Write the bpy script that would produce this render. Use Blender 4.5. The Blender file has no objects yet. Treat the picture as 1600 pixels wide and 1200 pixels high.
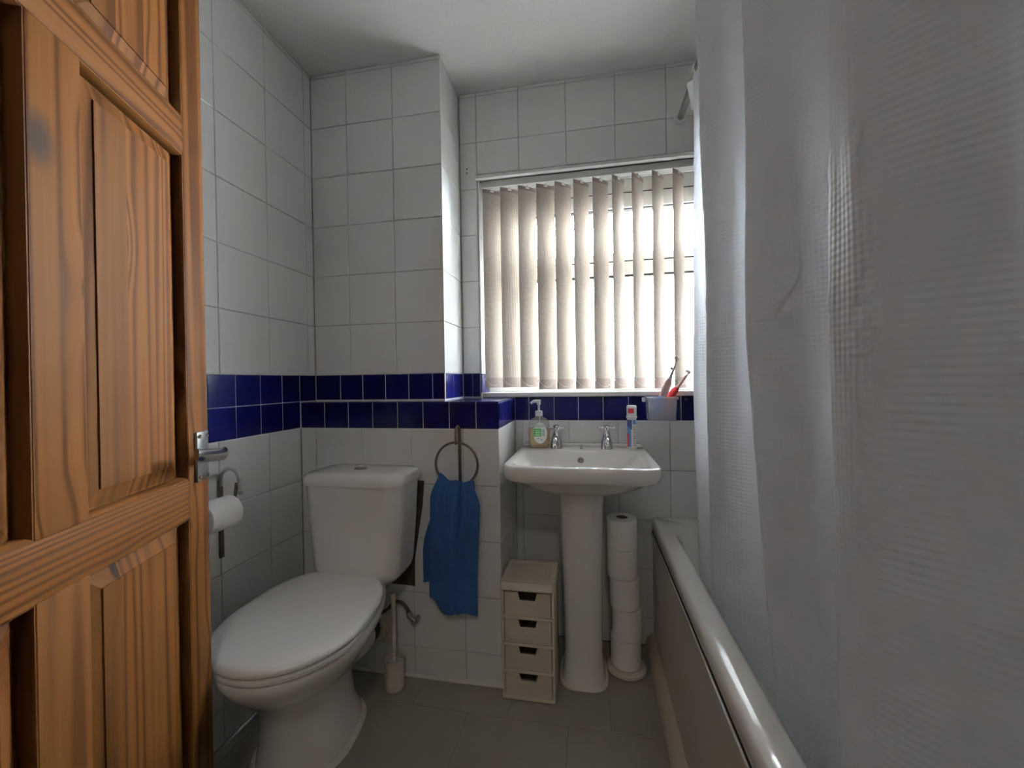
import bpy, bmesh, math, random
from mathutils import Vector, Matrix, Euler
random.seed(7)
S = bpy.context.scene
COL = S.collection
pi = math.pi

# ------------------------------------------------------------------ camera
yaw, pitch, roll = 0.18697, 0.00864, 0.01579
CAM_H = 1.085
fwd = Vector((-math.sin(yaw) * math.cos(pitch), math.cos(yaw) * math.cos(pitch), -math.sin(pitch)))
rt = Vector((math.cos(yaw), math.sin(yaw), 0))
dn = fwd.cross(rt)
c_, s_ = math.cos(roll), math.sin(roll)
r2 = rt * c_ + dn * s_
d2 = -rt * s_ + dn * c_
cam = bpy.data.cameras.new('camera')
cam.sensor_width = 36.0
cam.lens = 640.0 / 1600.0 * 36.0
cam.clip_start = 0.02
co = bpy.data.objects.new('camera', cam)
COL.objects.link(co)
m3 = Matrix((r2, -d2, -fwd)).transposed()
co.matrix_world = Matrix.Translation((0, 0, CAM_H)) @ m3.to_4x4()
S.camera = co

# ------------------------------------------------------------------ world, light, exposure
w = bpy.data.worlds.new('overcast_sky')
S.world = w
w.use_nodes = True
nt = w.node_tree
bg = nt.nodes['Background']
tc = nt.nodes.new('ShaderNodeTexCoord')
sx = nt.nodes.new('ShaderNodeSeparateXYZ')
cr = nt.nodes.new('ShaderNodeValToRGB')
cr.color_ramp.elements[0].position = 0.0
cr.color_ramp.elements[0].color = (0.80, 0.885, 0.98, 1)
cr.color_ramp.elements[1].position = 0.6
cr.color_ramp.elements[1].color = (0.86, 0.925, 0.99, 1)
nt.links.new(tc.outputs['Generated'], sx.inputs[0])
nt.links.new(sx.outputs['Z'], cr.inputs[0])
nt.links.new(cr.outputs[0], bg.inputs[0])
bg.inputs[1].default_value = 78.0

vs = S.view_settings
vs.view_transform = 'Standard'
vs.look = 'None'
vs.exposure = 1.36
vs.gamma = 1.0
vs.use_curve_mapping = False
S.cycles.max_bounces = 12
S.cycles.diffuse_bounces = 7
S.cycles.transparent_max_bounces = 16
S.cycles.sample_clamp_indirect = 6.0
HALL_FILL_W = 2.3


def portal(name, loc, rot, sxx, syy):
    l = bpy.data.lights.new(name, 'AREA')
    l.shape = 'RECTANGLE'
    l.size = sxx
    l.size_y = syy
    l.cycles.is_portal = True
    o = bpy.data.objects.new(name, l)
    o.location = loc
    o.rotation_euler = rot
    COL.objects.link(o)


# sampling guide for the sky in the window opening (gives off no light of its own)
portal('window_daylight', (0.12, 1.98, 1.5), (-pi / 2, 0, 0), 1.22, 1.0)


# ------------------------------------------------------------------ materials
def nmat(name):
    m = bpy.data.materials.new(name)
    m.use_nodes = True
    return m, m.node_tree, m.node_tree.nodes['Principled BSDF']


def mat(name, col, rough=0.5, metal=0.0, var=0.06, scale=8.0, bump=0.0, bscale=60.0, coat=0.0, spec=0.5, trans=0.0, sss=0.0):
    m, t, p = nmat(name)
    n = t.nodes.new('ShaderNodeTexNoise')
    n.inputs['Scale'].default_value = scale
    n.inputs['Detail'].default_value = 4
    g = t.nodes.new('ShaderNodeTexCoord')
    t.links.new(g.outputs['Object'], n.inputs['Vector'])
    mx = t.nodes.new('ShaderNodeMix')
    mx.data_type = 'RGBA'
    mx.inputs[6].default_value = (*[c * (1 - var) for c in col], 1)
    mx.inputs[7].default_value = (*[min(1, c * (1 + var)) for c in col], 1)
    t.links.new(n.outputs['Fac'], mx.inputs[0])
    t.links.new(mx.outputs[2], p.inputs['Base Color'])
    p.inputs['Roughness'].default_value = rough
    p.inputs['Metallic'].default_value = metal
    p.inputs['Coat Weight'].default_value = coat
    p.inputs['Specular IOR Level'].default_value = spec
    p.inputs['Transmission Weight'].default_value = trans
    if bump:
        b = t.nodes.new('ShaderNodeBump')
        n2 = t.nodes.new('ShaderNodeTexNoise')
        n2.inputs['Scale'].default_value = bscale
        n2.inputs['Detail'].default_value = 3
        t.links.new(g.outputs['Object'], n2.inputs['Vector'])
        t.links.new(n2.outputs['Fac'], b.inputs['Height'])
        b.inputs['Strength'].default_value = bump
        b.inputs['Distance'].default_value = 0.002
        t.links.new(b.outputs[0], p.inputs['Normal'])
    return m


def pine(name, horizontal=False, stain=None, tint=1.0, strips=0):
    m, t, p = nmat(name)
    N, Lk = t.nodes, t.links
    g = N.new('ShaderNodeTexCoord')
    oi = N.new('ShaderNodeObjectInfo')
    off = N.new('ShaderNodeVectorMath'); off.operation = 'MULTIPLY_ADD'
    comb = N.new('ShaderNodeCombineXYZ')
    for i in range(3):
        Lk.new(oi.outputs['Random'], comb.inputs[i])
    off.inputs[1].default_value = (7.3, 3.1, 5.7)
    Lk.new(comb.outputs[0], off.inputs[0])
    Lk.new(g.outputs['Object'], off.inputs[2])
    strip = None
    if strips:
        xs = N.new('ShaderNodeSeparateXYZ'); Lk.new(g.outputs['Object'], xs.inputs[0])
        ml = N.new('ShaderNodeMath'); ml.operation = 'MULTIPLY_ADD'; ml.inputs[1].default_value = strips
        Lk.new(xs.outputs[0], ml.inputs[0]); Lk.new(oi.outputs['Random'], ml.inputs[2])
        flo = N.new('ShaderNodeMath'); flo.operation = 'FLOOR'; Lk.new(ml.outputs[0], flo.inputs[0])
        strip = N.new('ShaderNodeTexWhiteNoise'); strip.noise_dimensions = '1D'; Lk.new(flo.outputs[0], strip.inputs['W'])
        ad = N.new('ShaderNodeVectorMath'); ad.operation = 'MULTIPLY_ADD'; ad.inputs[1].default_value = (3.0, 1.0, 9.0)
        Lk.new(strip.outputs['Color'], ad.inputs[0]); Lk.new(off.outputs[0], ad.inputs[2])
        off = ad
    # knots: sparse stretched cells; the grain bends around them
    mk = N.new('ShaderNodeMapping')
    mk.inputs['Scale'].default_value = (3.2, 0.02, 6.5) if horizontal else (6.5, 0.02, 3.2)
    Lk.new(off.outputs[0], mk.inputs[0])
    vo = N.new('ShaderNodeTexVoronoi'); vo.inputs['Scale'].default_value = 1.0
    Lk.new(mk.outputs[0], vo.inputs['Vector'])
    kr = N.new('ShaderNodeMapRange')
    kr.inputs['From Min'].default_value = 0.05; kr.inputs['From Max'].default_value = 0.075
    kr.inputs['To Min'].default_value = 1.0; kr.inputs['To Max'].default_value = 0.0
    Lk.new(vo.outputs['Distance'], kr.inputs['Value'])
    bend = N.new('ShaderNodeMapRange')
    bend.inputs['From Min'].default_value = 0.0; bend.inputs['From Max'].default_value = 0.35
    bend.inputs['To Min'].default_value = 0.02; bend.inputs['To Max'].default_value = 0.0
    bend.interpolation_type = 'SMOOTHSTEP'
    Lk.new(vo.outputs['Distance'], bend.inputs['Value'])
    bv = N.new('ShaderNodeVectorMath'); bv.operation = 'SCALE'
    bv.inputs[0].default_value = (0, 0, 1) if horizontal else (1, 0, 0)
    Lk.new(bend.outputs[0], bv.inputs['Scale'])
    sm = N.new('ShaderNodeVectorMath'); sm.operation = 'ADD'
    Lk.new(off.outputs[0], sm.inputs[0]); Lk.new(bv.outputs[0], sm.inputs[1])
    mp = N.new('ShaderNodeMapping')
    mp.inputs['Scale'].default_value = (0.12, 1.0, 5.0) if horizontal else (5.0, 1.0, 0.12)
    Lk.new(sm.outputs[0], mp.inputs[0])
    no = N.new('ShaderNodeTexNoise'); no.inputs['Scale'].default_value = 1.6; no.inputs['Detail'].default_value = 2
    Lk.new(mp.outputs[0], no.inputs['Vector'])
    wv = N.new('ShaderNodeMath'); wv.operation = 'MULTIPLY'; wv.inputs[1].default_value = 36.0 if horizontal else 27.0
    Lk.new(no.outputs['Fac'], wv.inputs[0])
    fr = N.new('ShaderNodeMath'); fr.operation = 'PINGPONG'; fr.inputs[1].default_value = 1.0
    Lk.new(wv.outputs[0], fr.inputs[0])
    fine = N.new('ShaderNodeMapping')
    fine.inputs['Scale'].default_value = (6, 90, 260) if horizontal else (260, 90, 6)
    Lk.new(sm.outputs[0], fine.inputs[0])
    nf = N.new('ShaderNodeTexNoise'); nf.inputs['Scale'].default_value = 1.0; nf.inputs['Detail'].default_value = 3
    Lk.new(fine.outputs[0], nf.inputs['Vector'])
    mixf = N.new('ShaderNodeMath'); mixf.operation = 'MULTIPLY_ADD'; mixf.inputs[1].default_value = 0.35
    Lk.new(nf.outputs['Fac'], mixf.inputs[0]); Lk.new(fr.outputs[0], mixf.inputs[2])
    ramp = N.new('ShaderNodeValToRGB')
    e = ramp.color_ramp.elements
    e[0].position = 0.1; e[0].color = (0.118 * tint, 0.046 * tint, 0.0115 * tint, 1)
    e[1].position = 1.0; e[1].color = (0.052 * tint, 0.016 * tint, 0.0034 * tint, 1)
    x = ramp.color_ramp.elements.new(0.65); x.color = (0.098 * tint, 0.036 * tint, 0.0088 * tint, 1)
    Lk.new(mixf.outputs[0], ramp.inputs[0])
    mxk = N.new('ShaderNodeMix'); mxk.data_type = 'RGBA'
    mxk.inputs[7].default_value = (0.018, 0.007, 0.003, 1)
    Lk.new(kr.outputs[0], mxk.inputs[0]); Lk.new(ramp.outputs[0], mxk.inputs[6])
    last = mxk.outputs[2]
    if strip:
        hs = N.new('ShaderNodeHueSaturation')
        vr = N.new('ShaderNodeMapRange'); vr.inputs['To Min'].default_value = 0.80; vr.inputs['To Max'].default_value = 1.14
        Lk.new(strip.outputs['Value'], vr.inputs['Value']); Lk.new(vr.outputs[0], hs.inputs['Value'])
        Lk.new(last, hs.inputs['Color']); last = hs.outputs[0]
    if stain:
        ms = N.new('ShaderNodeMapping')
        ms.inputs['Location'].default_value = tuple(-a / b for a, b in zip(stain[0], stain[1]))
        ms.inputs['Scale'].default_value = tuple(1.0 / b for b in stain[1])
        Lk.new(g.outputs['Object'], ms.inputs[0])
        ln = N.new('ShaderNodeVectorMath'); ln.operation = 'LENGTH'
        Lk.new(ms.outputs[0], ln.inputs[0])
        mr = N.new('ShaderNodeMapRange')
        mr.inputs['From Min'].default_value = 0.35; mr.inputs['From Max'].default_value = 1.0
        mr.inputs['To Min'].default_value = 0.85; mr.inputs['To Max'].default_value = 0.0
        Lk.new(ln.outputs['Value'], mr.inputs['Value'])
        m2 = N.new('ShaderNodeMix'); m2.data_type = 'RGBA'
        m2.inputs[7].default_value = (0.03, 0.022, 0.018, 1)
        Lk.new(mr.outputs[0], m2.inputs[0]); Lk.new(last, m2.inputs[6])
        last = m2.outputs[2]
    Lk.new(last, p.inputs['Base Color'])
    p.inputs['Roughness'].default_value = 0.6
    p.inputs['Specular IOR Level'].default_value = 0.06
    b = N.new('ShaderNodeBump'); b.inputs['Strength'].default_value = 0.12; b.inputs['Distance'].default_value = 0.001
    Lk.new(nf.outputs['Fac'], b.inputs['Height']); Lk.new(b.outputs[0], p.inputs['Normal'])
    return m


def cloth(name, col, trans, cell, bump, rough=0.8, coltrans=None, dist=0.001, slub=None, var=0.06):
    """thin woven sheet: diffuse and translucent, with a woven relief over UV (metres)"""
    m, t, p = nmat(name)
    N, Lk = t.nodes, t.links
    uv = N.new('ShaderNodeUVMap')
    sp = N.new('ShaderNodeSeparateXYZ'); Lk.new(uv.outputs[0], sp.inputs[0])
    outs = []
    for i in (0, 1):
        a = N.new('ShaderNodeMath'); a.operation = 'MULTIPLY'; a.inputs[1].default_value = 2 * pi / cell[i]
        Lk.new(sp.outputs[i], a.inputs[0])
        s = N.new('ShaderNodeMath'); s.operation = 'SINE'; Lk.new(a.outputs[0], s.inputs[0])
        outs.append(s)
    ad = N.new('ShaderNodeMath'); ad.operation = 'ADD'
    Lk.new(outs[0].outputs[0], ad.inputs[0]); Lk.new(outs[1].outputs[0], ad.inputs[1])
    no = N.new('ShaderNodeTexNoise'); no.inputs['Scale'].default_value = 9.0; no.inputs['Detail'].default_value = 5
    g = N.new('ShaderNodeTexCoord')
    mpp = N.new('ShaderNodeMapping'); mpp.inputs['Scale'].default_value = slub or (1, 1, 1)
    Lk.new(g.outputs['Object'], mpp.inputs[0]); Lk.new(mpp.outputs[0], no.inputs['Vector'])
    ad2 = N.new('ShaderNodeMath'); ad2.operation = 'MULTIPLY_ADD'; ad2.inputs[1].default_value = 1.2
    Lk.new(no.outputs['Fac'], ad2.inputs[0]); Lk.new(ad.outputs[0], ad2.inputs[2])
    b = N.new('ShaderNodeBump'); b.inputs['Strength'].default_value = bump; b.inputs['Distance'].default_value = dist
    Lk.new(ad2.outputs[0], b.inputs['Height'])
    mx = N.new('ShaderNodeMix'); mx.data_type = 'RGBA'
    mx.inputs[6].default_value = (*[c * (1 - var) for c in col], 1); mx.inputs[7].default_value = (*[min(1, c * (1 + var)) for c in col], 1)
    Lk.new(no.outputs['Fac'], mx.inputs[0]); Lk.new(mx.outputs[2], p.inputs['Base Color'])
    p.inputs['Roughness'].default_value = rough
    p.inputs['Specular IOR Level'].default_value = 0.3
    Lk.new(b.outputs[0], p.inputs['Normal'])
    if trans:
        tr = N.new('ShaderNodeBsdfTranslucent')
        tr.inputs[0].default_value = (*(coltrans or col), 1)
        Lk.new(b.outputs[0], tr.inputs['Normal'])
        ms = N.new('ShaderNodeMixShader'); ms.inputs[0].default_value = trans
        Lk.new(p.outputs[0], ms.inputs[1]); Lk.new(tr.outputs[0], ms.inputs[2])
        Lk.new(ms.outputs[0], N['Material Output'].inputs[0])
    return m


def clear_pane(name, tint):
    m, t, p = nmat(name)
    N, Lk = t.nodes, t.links
    tr = N.new('ShaderNodeBsdfTransparent'); tr.inputs[0].default_value = (*tint, 1)
    gl = N.new('ShaderNodeBsdfGlossy'); gl.inputs['Roughness'].default_value = 0.02
    fr = N.new('ShaderNodeFresnel'); fr.inputs[0].default_value = 1.45
    ms = N.new('ShaderNodeMixShader')
    Lk.new(fr.outputs[0], ms.inputs[0]); Lk.new(tr.outputs[0], ms.inputs[1]); Lk.new(gl.outputs[0], ms.inputs[2])
    Lk.new(ms.outputs[0], N['Material Output'].inputs[0])
    return m


def frosted_pane(name):
    m, t, p = nmat(name)
    N, Lk = t.nodes, t.links
    g = N.new('ShaderNodeTexCoord')
    no = N.new('ShaderNodeTexNoise'); no.inputs['Scale'].default_value = 130.0; no.inputs['Detail'].default_value = 2
    Lk.new(g.outputs['Object'], no.inputs['Vector'])
    b = N.new('ShaderNodeBump'); b.inputs['Strength'].default_value = 0.9; b.inputs['Distance'].default_value = 0.004
    Lk.new(no.outputs['Fac'], b.inputs['Height'])
    rf = N.new('ShaderNodeBsdfRefraction'); rf.inputs['Roughness'].default_value = 0.18; rf.inputs['IOR'].default_value = 1.3
    rf.inputs[0].default_value = (0.97, 0.98, 0.97, 1)
    Lk.new(b.outputs[0], rf.inputs['Normal'])
    tl = N.new('ShaderNodeBsdfTranslucent'); tl.inputs[0].default_value = (0.95, 0.97, 0.96, 1)
    Lk.new(b.outputs[0], tl.inputs['Normal'])
    ms = N.new('ShaderNodeMixShader'); ms.inputs[0].default_value = 0.015
    Lk.new(rf.outputs[0], ms.inputs[1]); Lk.new(tl.outputs[0], ms.inputs[2])
    Lk.new(ms.outputs[0], N['Material Output'].inputs[0])
    return m


M = {}
M['tile'] = mat('white_glazed_tile', (0.735, 0.745, 0.74), 0.055, var=0.03, scale=3, bump=0.10, bscale=14)
M['blue'] = mat('blue_glazed_tile', (0.004, 0.005, 0.060), 0.14, var=0.25, scale=14, bump=0.10, bscale=20, spec=0.28)
M['grout'] = mat('grey_grout', (0.43, 0.42, 0.40), 0.9, var=0.2, scale=20)
M['grout_light'] = mat('pale_grout', (0.74, 0.74, 0.73), 0.9, var=0.1, scale=20)
M['plaster'] = mat('painted_plaster', (0.72, 0.71, 0.69), 0.9, var=0.03)
M['ceiling'] = mat('textured_ceiling_paint', (0.76, 0.76, 0.75), 0.9, var=0.03, bump=1.0, bscale=95)
M['vinyl'] = mat('vinyl_floor', (0.32, 0.293, 0.257), 0.45, var=0.10, scale=9, bump=0.15, bscale=300)
M['vinyl_joint'] = mat('vinyl_joint', (0.16, 0.145, 0.125), 0.6)
M['carpet'] = mat('hall_carpet', (0.35, 0.30, 0.25), 0.95, bump=0.5, bscale=300)
M['pine'] = pine('pine_upright')
M['pine_h'] = pine('pine_rail', True)
M['pine_panel'] = pine('pine_panel', tint=1.04, strips=15.0)
M['chrome'] = mat('chrome', (0.62, 0.62, 0.63), 0.16, 1.0, var=0.05)
M['worn_chrome'] = mat('worn_chrome', (0.42, 0.41, 0.40), 0.35, 1.0, var=0.35, scale=120)
M['dark_steel'] = mat('tarnished_steel', (0.20, 0.17, 0.145), 0.35, 0.9, var=0.3, scale=80)
M['steel'] = mat('brushed_steel', (0.5, 0.49, 0.48), 0.3, 1.0, var=0.1)
M['ceramic'] = mat('white_ceramic', (0.78, 0.765, 0.745), 0.12, var=0.02, scale=3, coat=0.3)
M['seat'] = mat('white_seat_plastic', (0.79, 0.785, 0.775), 0.25, var=0.01)
M['dark'] = mat('dark_gap', (0.012, 0.011, 0.010), 0.7)
M['rubber'] = mat('black_rubber', (0.015, 0.015, 0.015), 0.5)
M['beige'] = mat('beige_plastic', (0.60, 0.52, 0.42), 0.5, var=0.06)
M['cream'] = mat('cream_plastic', (0.66, 0.585, 0.49), 0.42, var=0.04)
M['cream_weave'] = None
M['paper'] = mat('toilet_paper', (0.83, 0.815, 0.80), 0.95, var=0.02, bump=0.4, bscale=250)
M['card'] = mat('cardboard', (0.26, 0.20, 0.14), 0.9)
M['sealant'] = mat('white_sealant', (0.72, 0.69, 0.62), 0.5, var=0.12, scale=30)
M['backing'] = mat('bare_wall_adhesive', (0.085, 0.058, 0.036), 0.9, var=0.7, scale=25, bump=0.9, bscale=60)
M['upvc'] = mat('white_upvc', (0.83, 0.84, 0.83), 0.3, var=0.02)
M['gasket'] = mat('black_gasket', (0.02, 0.02, 0.02), 0.6)
M['acrylic'] = mat('white_bath_acrylic', (0.80, 0.79, 0.77), 0.12, var=0.02, coat=0.4)
M['panel'] = mat('bath_panel', (0.60, 0.55, 0.48), 0.35, var=0.04)
M['trimwhite'] = mat('white_gloss_trim', (0.76, 0.76, 0.74), 0.2, var=0.02)
M['railgrey'] = mat('grey_headrail', (0.62, 0.62, 0.60), 0.4, var=0.03)
M['white_plastic'] = mat('white_plastic', (0.80, 0.80, 0.79), 0.35, var=0.02)
M['red_plastic'] = mat('red_plastic', (0.50, 0.025, 0.03), 0.3, var=0.1)
M['pink_plastic'] = mat('pale_pink_plastic', (0.62, 0.40, 0.38), 0.35, var=0.1)
M['blue_plastic'] = mat('blue_plastic', (0.03, 0.16, 0.50), 0.35, var=0.1)
M['navy_print'] = mat('navy_print', (0.015, 0.03, 0.16), 0.3)
M['sky_print'] = mat('light_blue_print', (0.06, 0.25, 0.50), 0.3)
M['red_print'] = mat('red_print', (0.55, 0.03, 0.04), 0.3)
M['green_print'] = mat('green_print', (0.05, 0.36, 0.05), 0.4)
M['grey_print'] = mat('grey_print', (0.30, 0.32, 0.36), 0.5)
M['label'] = mat('white_label', (0.80, 0.81, 0.80), 0.4, var=0.02)
M['bristle'] = mat('bristle', (0.75, 0.78, 0.80), 0.8)
M['curtain'] = cloth('white_shower_curtain', (0.87, 0.87, 0.885), 0.50, (0.0095, 0.0095), 0.26, 0.5, (0.84, 0.86, 0.92), 0.0011)
M['slat'] = cloth('beige_blind_fabric', (0.43, 0.385, 0.34), 0.006, (0.0052, 50.0), 0.35, 0.85, (0.66, 0.60, 0.54), 0.0008, (3.0, 3.0, 24.0), 0.22)
M['pocket'] = cloth('beige_blind_pocket', (0.31, 0.255, 0.23), 0.004, (0.0052, 50.0), 0.35, 0.85, (0.55, 0.45, 0.40), 0.0006)
M['towel'] = mat('blue_terry', (0.035, 0.115, 0.32), 0.95, var=0.25, scale=30, bump=1.0, bscale=420)
M['clear'] = clear_pane('clear_pane', (0.98, 0.99, 0.99))
M['frosted'] = frosted_pane('frosted_pane')
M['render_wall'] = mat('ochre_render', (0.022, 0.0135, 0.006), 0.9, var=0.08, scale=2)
M['ground'] = mat('outside_paving', (0.45, 0.44, 0.41), 0.9, var=0.15, scale=2)
M['roof'] = mat('grey_roof_tiles', (0.30, 0.29, 0.28), 0.9, var=0.2)


def clear_plastic(name, col, alpha_mix, rough=0.1):
    m, t, p = nmat(name)
    N, Lk = t.nodes, t.links
    p.inputs['Base Color'].default_value = (*col, 1)
    p.inputs['Roughness'].default_value = rough
    tr = N.new('ShaderNodeBsdfTransparent'); tr.inputs[0].default_value = (*[0.6 + 0.4 * c for c in col], 1)
    ms = N.new('ShaderNodeMixShader'); ms.inputs[0].default_value = alpha_mix
    Lk.new(p.outputs[0], ms.inputs[1]); Lk.new(tr.outputs[0], ms.inputs[2])
    Lk.new(ms.outputs[0], N['Material Output'].inputs[0])
    return m


M['bottle'] = clear_plastic('clear_bottle', (0.80, 0.82, 0.80), 0.78)
M['soap'] = clear_plastic('amber_soap', (0.62, 0.42, 0.14), 0.35)
M['tub'] = clear_plastic('milky_plastic', (0.74, 0.77, 0.82), 0.68, 0.25)


# woven relief for the drawer fronts
def weave(name, col):
    m, t, p = nmat(name)
    N, Lk = t.nodes, t.links
    g = N.new('ShaderNodeTexCoord')
    ck = N.new('ShaderNodeTexBrick')
    ck.inputs['Scale'].default_value = 1.0
    ck.inputs['Brick Width'].default_value = 0.014; ck.inputs['Row Height'].default_value = 0.006
    ck.inputs['Mortar Size'].default_value = 0.0012; ck.inputs['Mortar Smooth'].default_value = 1.0
    mp = N.new('ShaderNodeMapping'); mp.inputs['Rotation'].default_value = (pi / 2, 0, 0)
    Lk.new(g.outputs['Object'], mp.inputs[0]); Lk.new(mp.outputs[0], ck.inputs['Vector'])
    iv = N.new('ShaderNodeMath'); iv.operation = 'SUBTRACT'; iv.inputs[0].default_value = 1.0
    Lk.new(ck.outputs['Fac'], iv.inputs[1])
    b = N.new('ShaderNodeBump'); b.inputs['Strength'].default_value = 0.6; b.inputs['Distance'].default_value = 0.0012
    Lk.new(iv.outputs[0], b.inputs['Height']); Lk.new(b.outputs[0], p.inputs['Normal'])
    p.inputs['Base Color'].default_value = (*col, 1)
    p.inputs['Roughness'].default_value = 0.5
    return m


M['cream_weave'] = weave('cream_woven_plastic', (0.64, 0.56, 0.465))


# ------------------------------------------------------------------ geometry helpers
class MB:
    def __init__(self):
        self.v = []; self.f = []; self.mi = []; self.uv = {}

    def add(self, vs, fs, mi=0):
        b = len(self.v)
        self.v += [tuple(v) for v in vs]
        self.f += [tuple(b + i for i in f) for f in fs]
        self.mi += [mi] * len(fs)
        return self

    def box(self, x0, y0, z0, x1, y1, z1, bev=0.0, mi=0):
        bm = bmesh.new()
        bmesh.ops.create_cube(bm, size=1.0)
        for v in bm.verts:
            v.co = Vector(((x0 + x1) / 2 + v.co.x * (x1 - x0), (y0 + y1) / 2 + v.co.y * (y1 - y0), (z0 + z1) / 2 + v.co.z * (z1 - z0)))
        if bev:
            bmesh.ops.bevel(bm, geom=bm.edges[:], offset=bev, segments=2, profile=0.6, affect='EDGES')
        self.from_bm(bm, mi)
        return self

    def from_bm(self, bm, mi=0):
        bm.verts.index_update()
        self.add([v.co[:] for v in bm.verts], [[v.index for v in f.verts] for f in bm.faces], mi)
        bm.free()

    def loft(self, rings, cap0=True, cap1=True, closed=True, mi=0):
        n = len(rings[0]); vs = [p for r in rings for p in r]; fs = []
        for i in range(len(rings) - 1):
            for j in range(n if closed else n - 1):
                k = (j + 1) % n
                fs.append((i * n + j, i * n + k, (i + 1) * n + k, (i + 1) * n + j))
        if cap0: fs.append(tuple(range(n - 1, -1, -1)))
        if cap1: fs.append(tuple((len(rings) - 1) * n + j for j in range(n)))
        return self.add(vs, fs, mi)

    def lathe(self, prof, c=(0, 0, 0), n=32, axis='z', cap0=True, cap1=True, mi=0):
        rings = []
        for r, h in prof:
            ring = []
            for j in range(n):
                a = 2 * pi * j / n
                x, y = r * math.cos(a), r * math.sin(a)
                if axis == 'z': q = (x, y, h)
                elif axis == 'y': q = (y, h, x)
                else: q = (h, x, y)
                ring.append((c[0] + q[0], c[1] + q[1], c[2] + q[2]))
            rings.append(ring)
        return self.loft(rings, cap0, cap1, mi=mi)

    def tube(self, pts, rad, n=12, cap=True, closed=False, mi=0):
        pts = [Vector(p) for p in pts]
        rs = rad if isinstance(rad, (list, tuple)) else [rad] * len(pts)
        rings = []
        t0 = (pts[1] - pts[0]).normalized()
        up = Vector((0, 0, 1)) if abs(t0.z) < 0.9 else Vector((1, 0, 0))
        nrm = t0.cross(up).normalized()
        L_ = len(pts)
        for i, p in enumerate(pts):
            if closed:
                t = (pts[(i + 1) % L_] - pts[i - 1]).normalized()
            elif i == 0: t = t0
            elif i == L_ - 1: t = (pts[-1] - pts[-2]).normalized()
            else: t = ((pts[i + 1] - p).normalized() + (p - pts[i - 1]).normalized()).normalized()
            nrm = (nrm - t * nrm.dot(t)).normalized()
            b = t.cross(nrm)
            rings.append([p + nrm * (rs[i] * math.cos(2 * pi * j / n)) + b * (rs[i] * math.sin(2 * pi * j / n)) for j in range(n)])
        if closed: rings.append(rings[0])
        return self.loft(rings, cap and not closed, cap and not closed, mi=mi)

    def sphere(self, c, r, n=16, mi=0, sc=(1, 1, 1)):
        prof = [(max(1e-5, math.sin(pi * i / (n // 2))), -math.cos(pi * i / (n // 2))) for i in range(n // 2 + 1)]
        b = len(self.v)
        self.lathe(prof, n=n, mi=mi)
        for i in range(b, len(self.v)):
            v = self.v[i]
            self.v[i] = (c[0] + v[0] * r * sc[0], c[1] + v[1] * r * sc[1], c[2] + v[2] * r * sc[2])
        return self

    def xf(self, Mx, b=0):
        for i in range(b, len(self.v)):
            self.v[i] = tuple(Mx @ Vector(self.v[i]))
        return self

    def mesh(self, name, mats, smooth=35):
        me = bpy.data.meshes.new(name)
        me.from_pydata(self.v, [], self.f)
        for m in (mats if isinstance(mats, (list, tuple)) else [mats]):
            me.materials.append(m)
        me.polygons.foreach_set('material_index', self.mi)
        bm = bmesh.new(); bm.from_mesh(me)
        bmesh.ops.recalc_face_normals(bm, faces=bm.faces[:])
        bm.to_mesh(me); bm.free()
        if smooth:
            me.polygons.foreach_set('use_smooth', [True] * len(me.polygons))
            me.set_sharp_from_angle(angle=math.radians(smooth))
        me.update()
        return me

    def obj(self, name, mats, parent=None, smooth=35, loc=None, rot=None):
        return link(name, self.mesh(name, mats, smooth), parent, loc, rot)


def link(name, me, parent=None, loc=None, rot=None, mw=None):
    o = bpy.data.objects.new(name, me)
    COL.objects.link(o)
    if parent: o.parent = parent
    if mw is not None: o.matrix_local = mw
    if loc: o.location = loc
    if rot: o.rotation_euler = rot
    return o


def tag(o, label, cat, group=None, kind=None):
    o['label'] = label; o['category'] = cat
    if group: o['group'] = group
    if kind: o['kind'] = kind
    return o


def empty(name, label, cat, loc=(0, 0, 0), rotz=0.0, group=None, kind=None):
    o = bpy.data.objects.new(name, None)
    o.empty_display_size = 0.05
    COL.objects.link(o); o.location = loc; o.rotation_euler = (0, 0, rotz)
    return tag(o, label, cat, group, kind)


def dup(root, loc, rotz=0.0):
    r = root.copy(); COL.objects.link(r); r.location = loc; r.rotation_euler = (0, 0, rotz)
    for ch in root.children:
        c = ch.copy(); COL.objects.link(c); c.parent = r
    return r


def rrect(cx, cy, hx, hy, r, z, n=6):
    r = min(r, hx * 0.999, hy * 0.999); out = []
    for k, (sx_, sy_) in enumerate(((1, 1), (-1, 1), (-1, -1), (1, -1))):
        for i in range(n + 1):
            a = pi / 2 * k + pi / 2 * i / n
            out.append((cx + sx_ * (hx - r) + r * math.cos(a), cy + sy_ * (hy - r) + r * math.sin(a), z))
    return out


def crom(P, t):
    """catmull-rom through list of tuples, t in 0..len-1"""
    n = len(P); i = min(int(t), n - 2); u = t - i
    a, b, c, d = P[max(i - 1, 0)], P[i], P[i + 1], P[min(i + 2, n - 1)]
    return tuple(0.5 * (2 * b[k] + (c[k] - a[k]) * u + (2 * a[k] - 5 * b[k] + 4 * c[k] - d[k]) * u * u + (3 * b[k] - a[k] - 3 * c[k] + d[k]) * u ** 3) for k in range(len(b)))


def smooth_path(P, m=8):
    return [crom(P, i / m) for i in range((len(P) - 1) * m + 1)]


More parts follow.
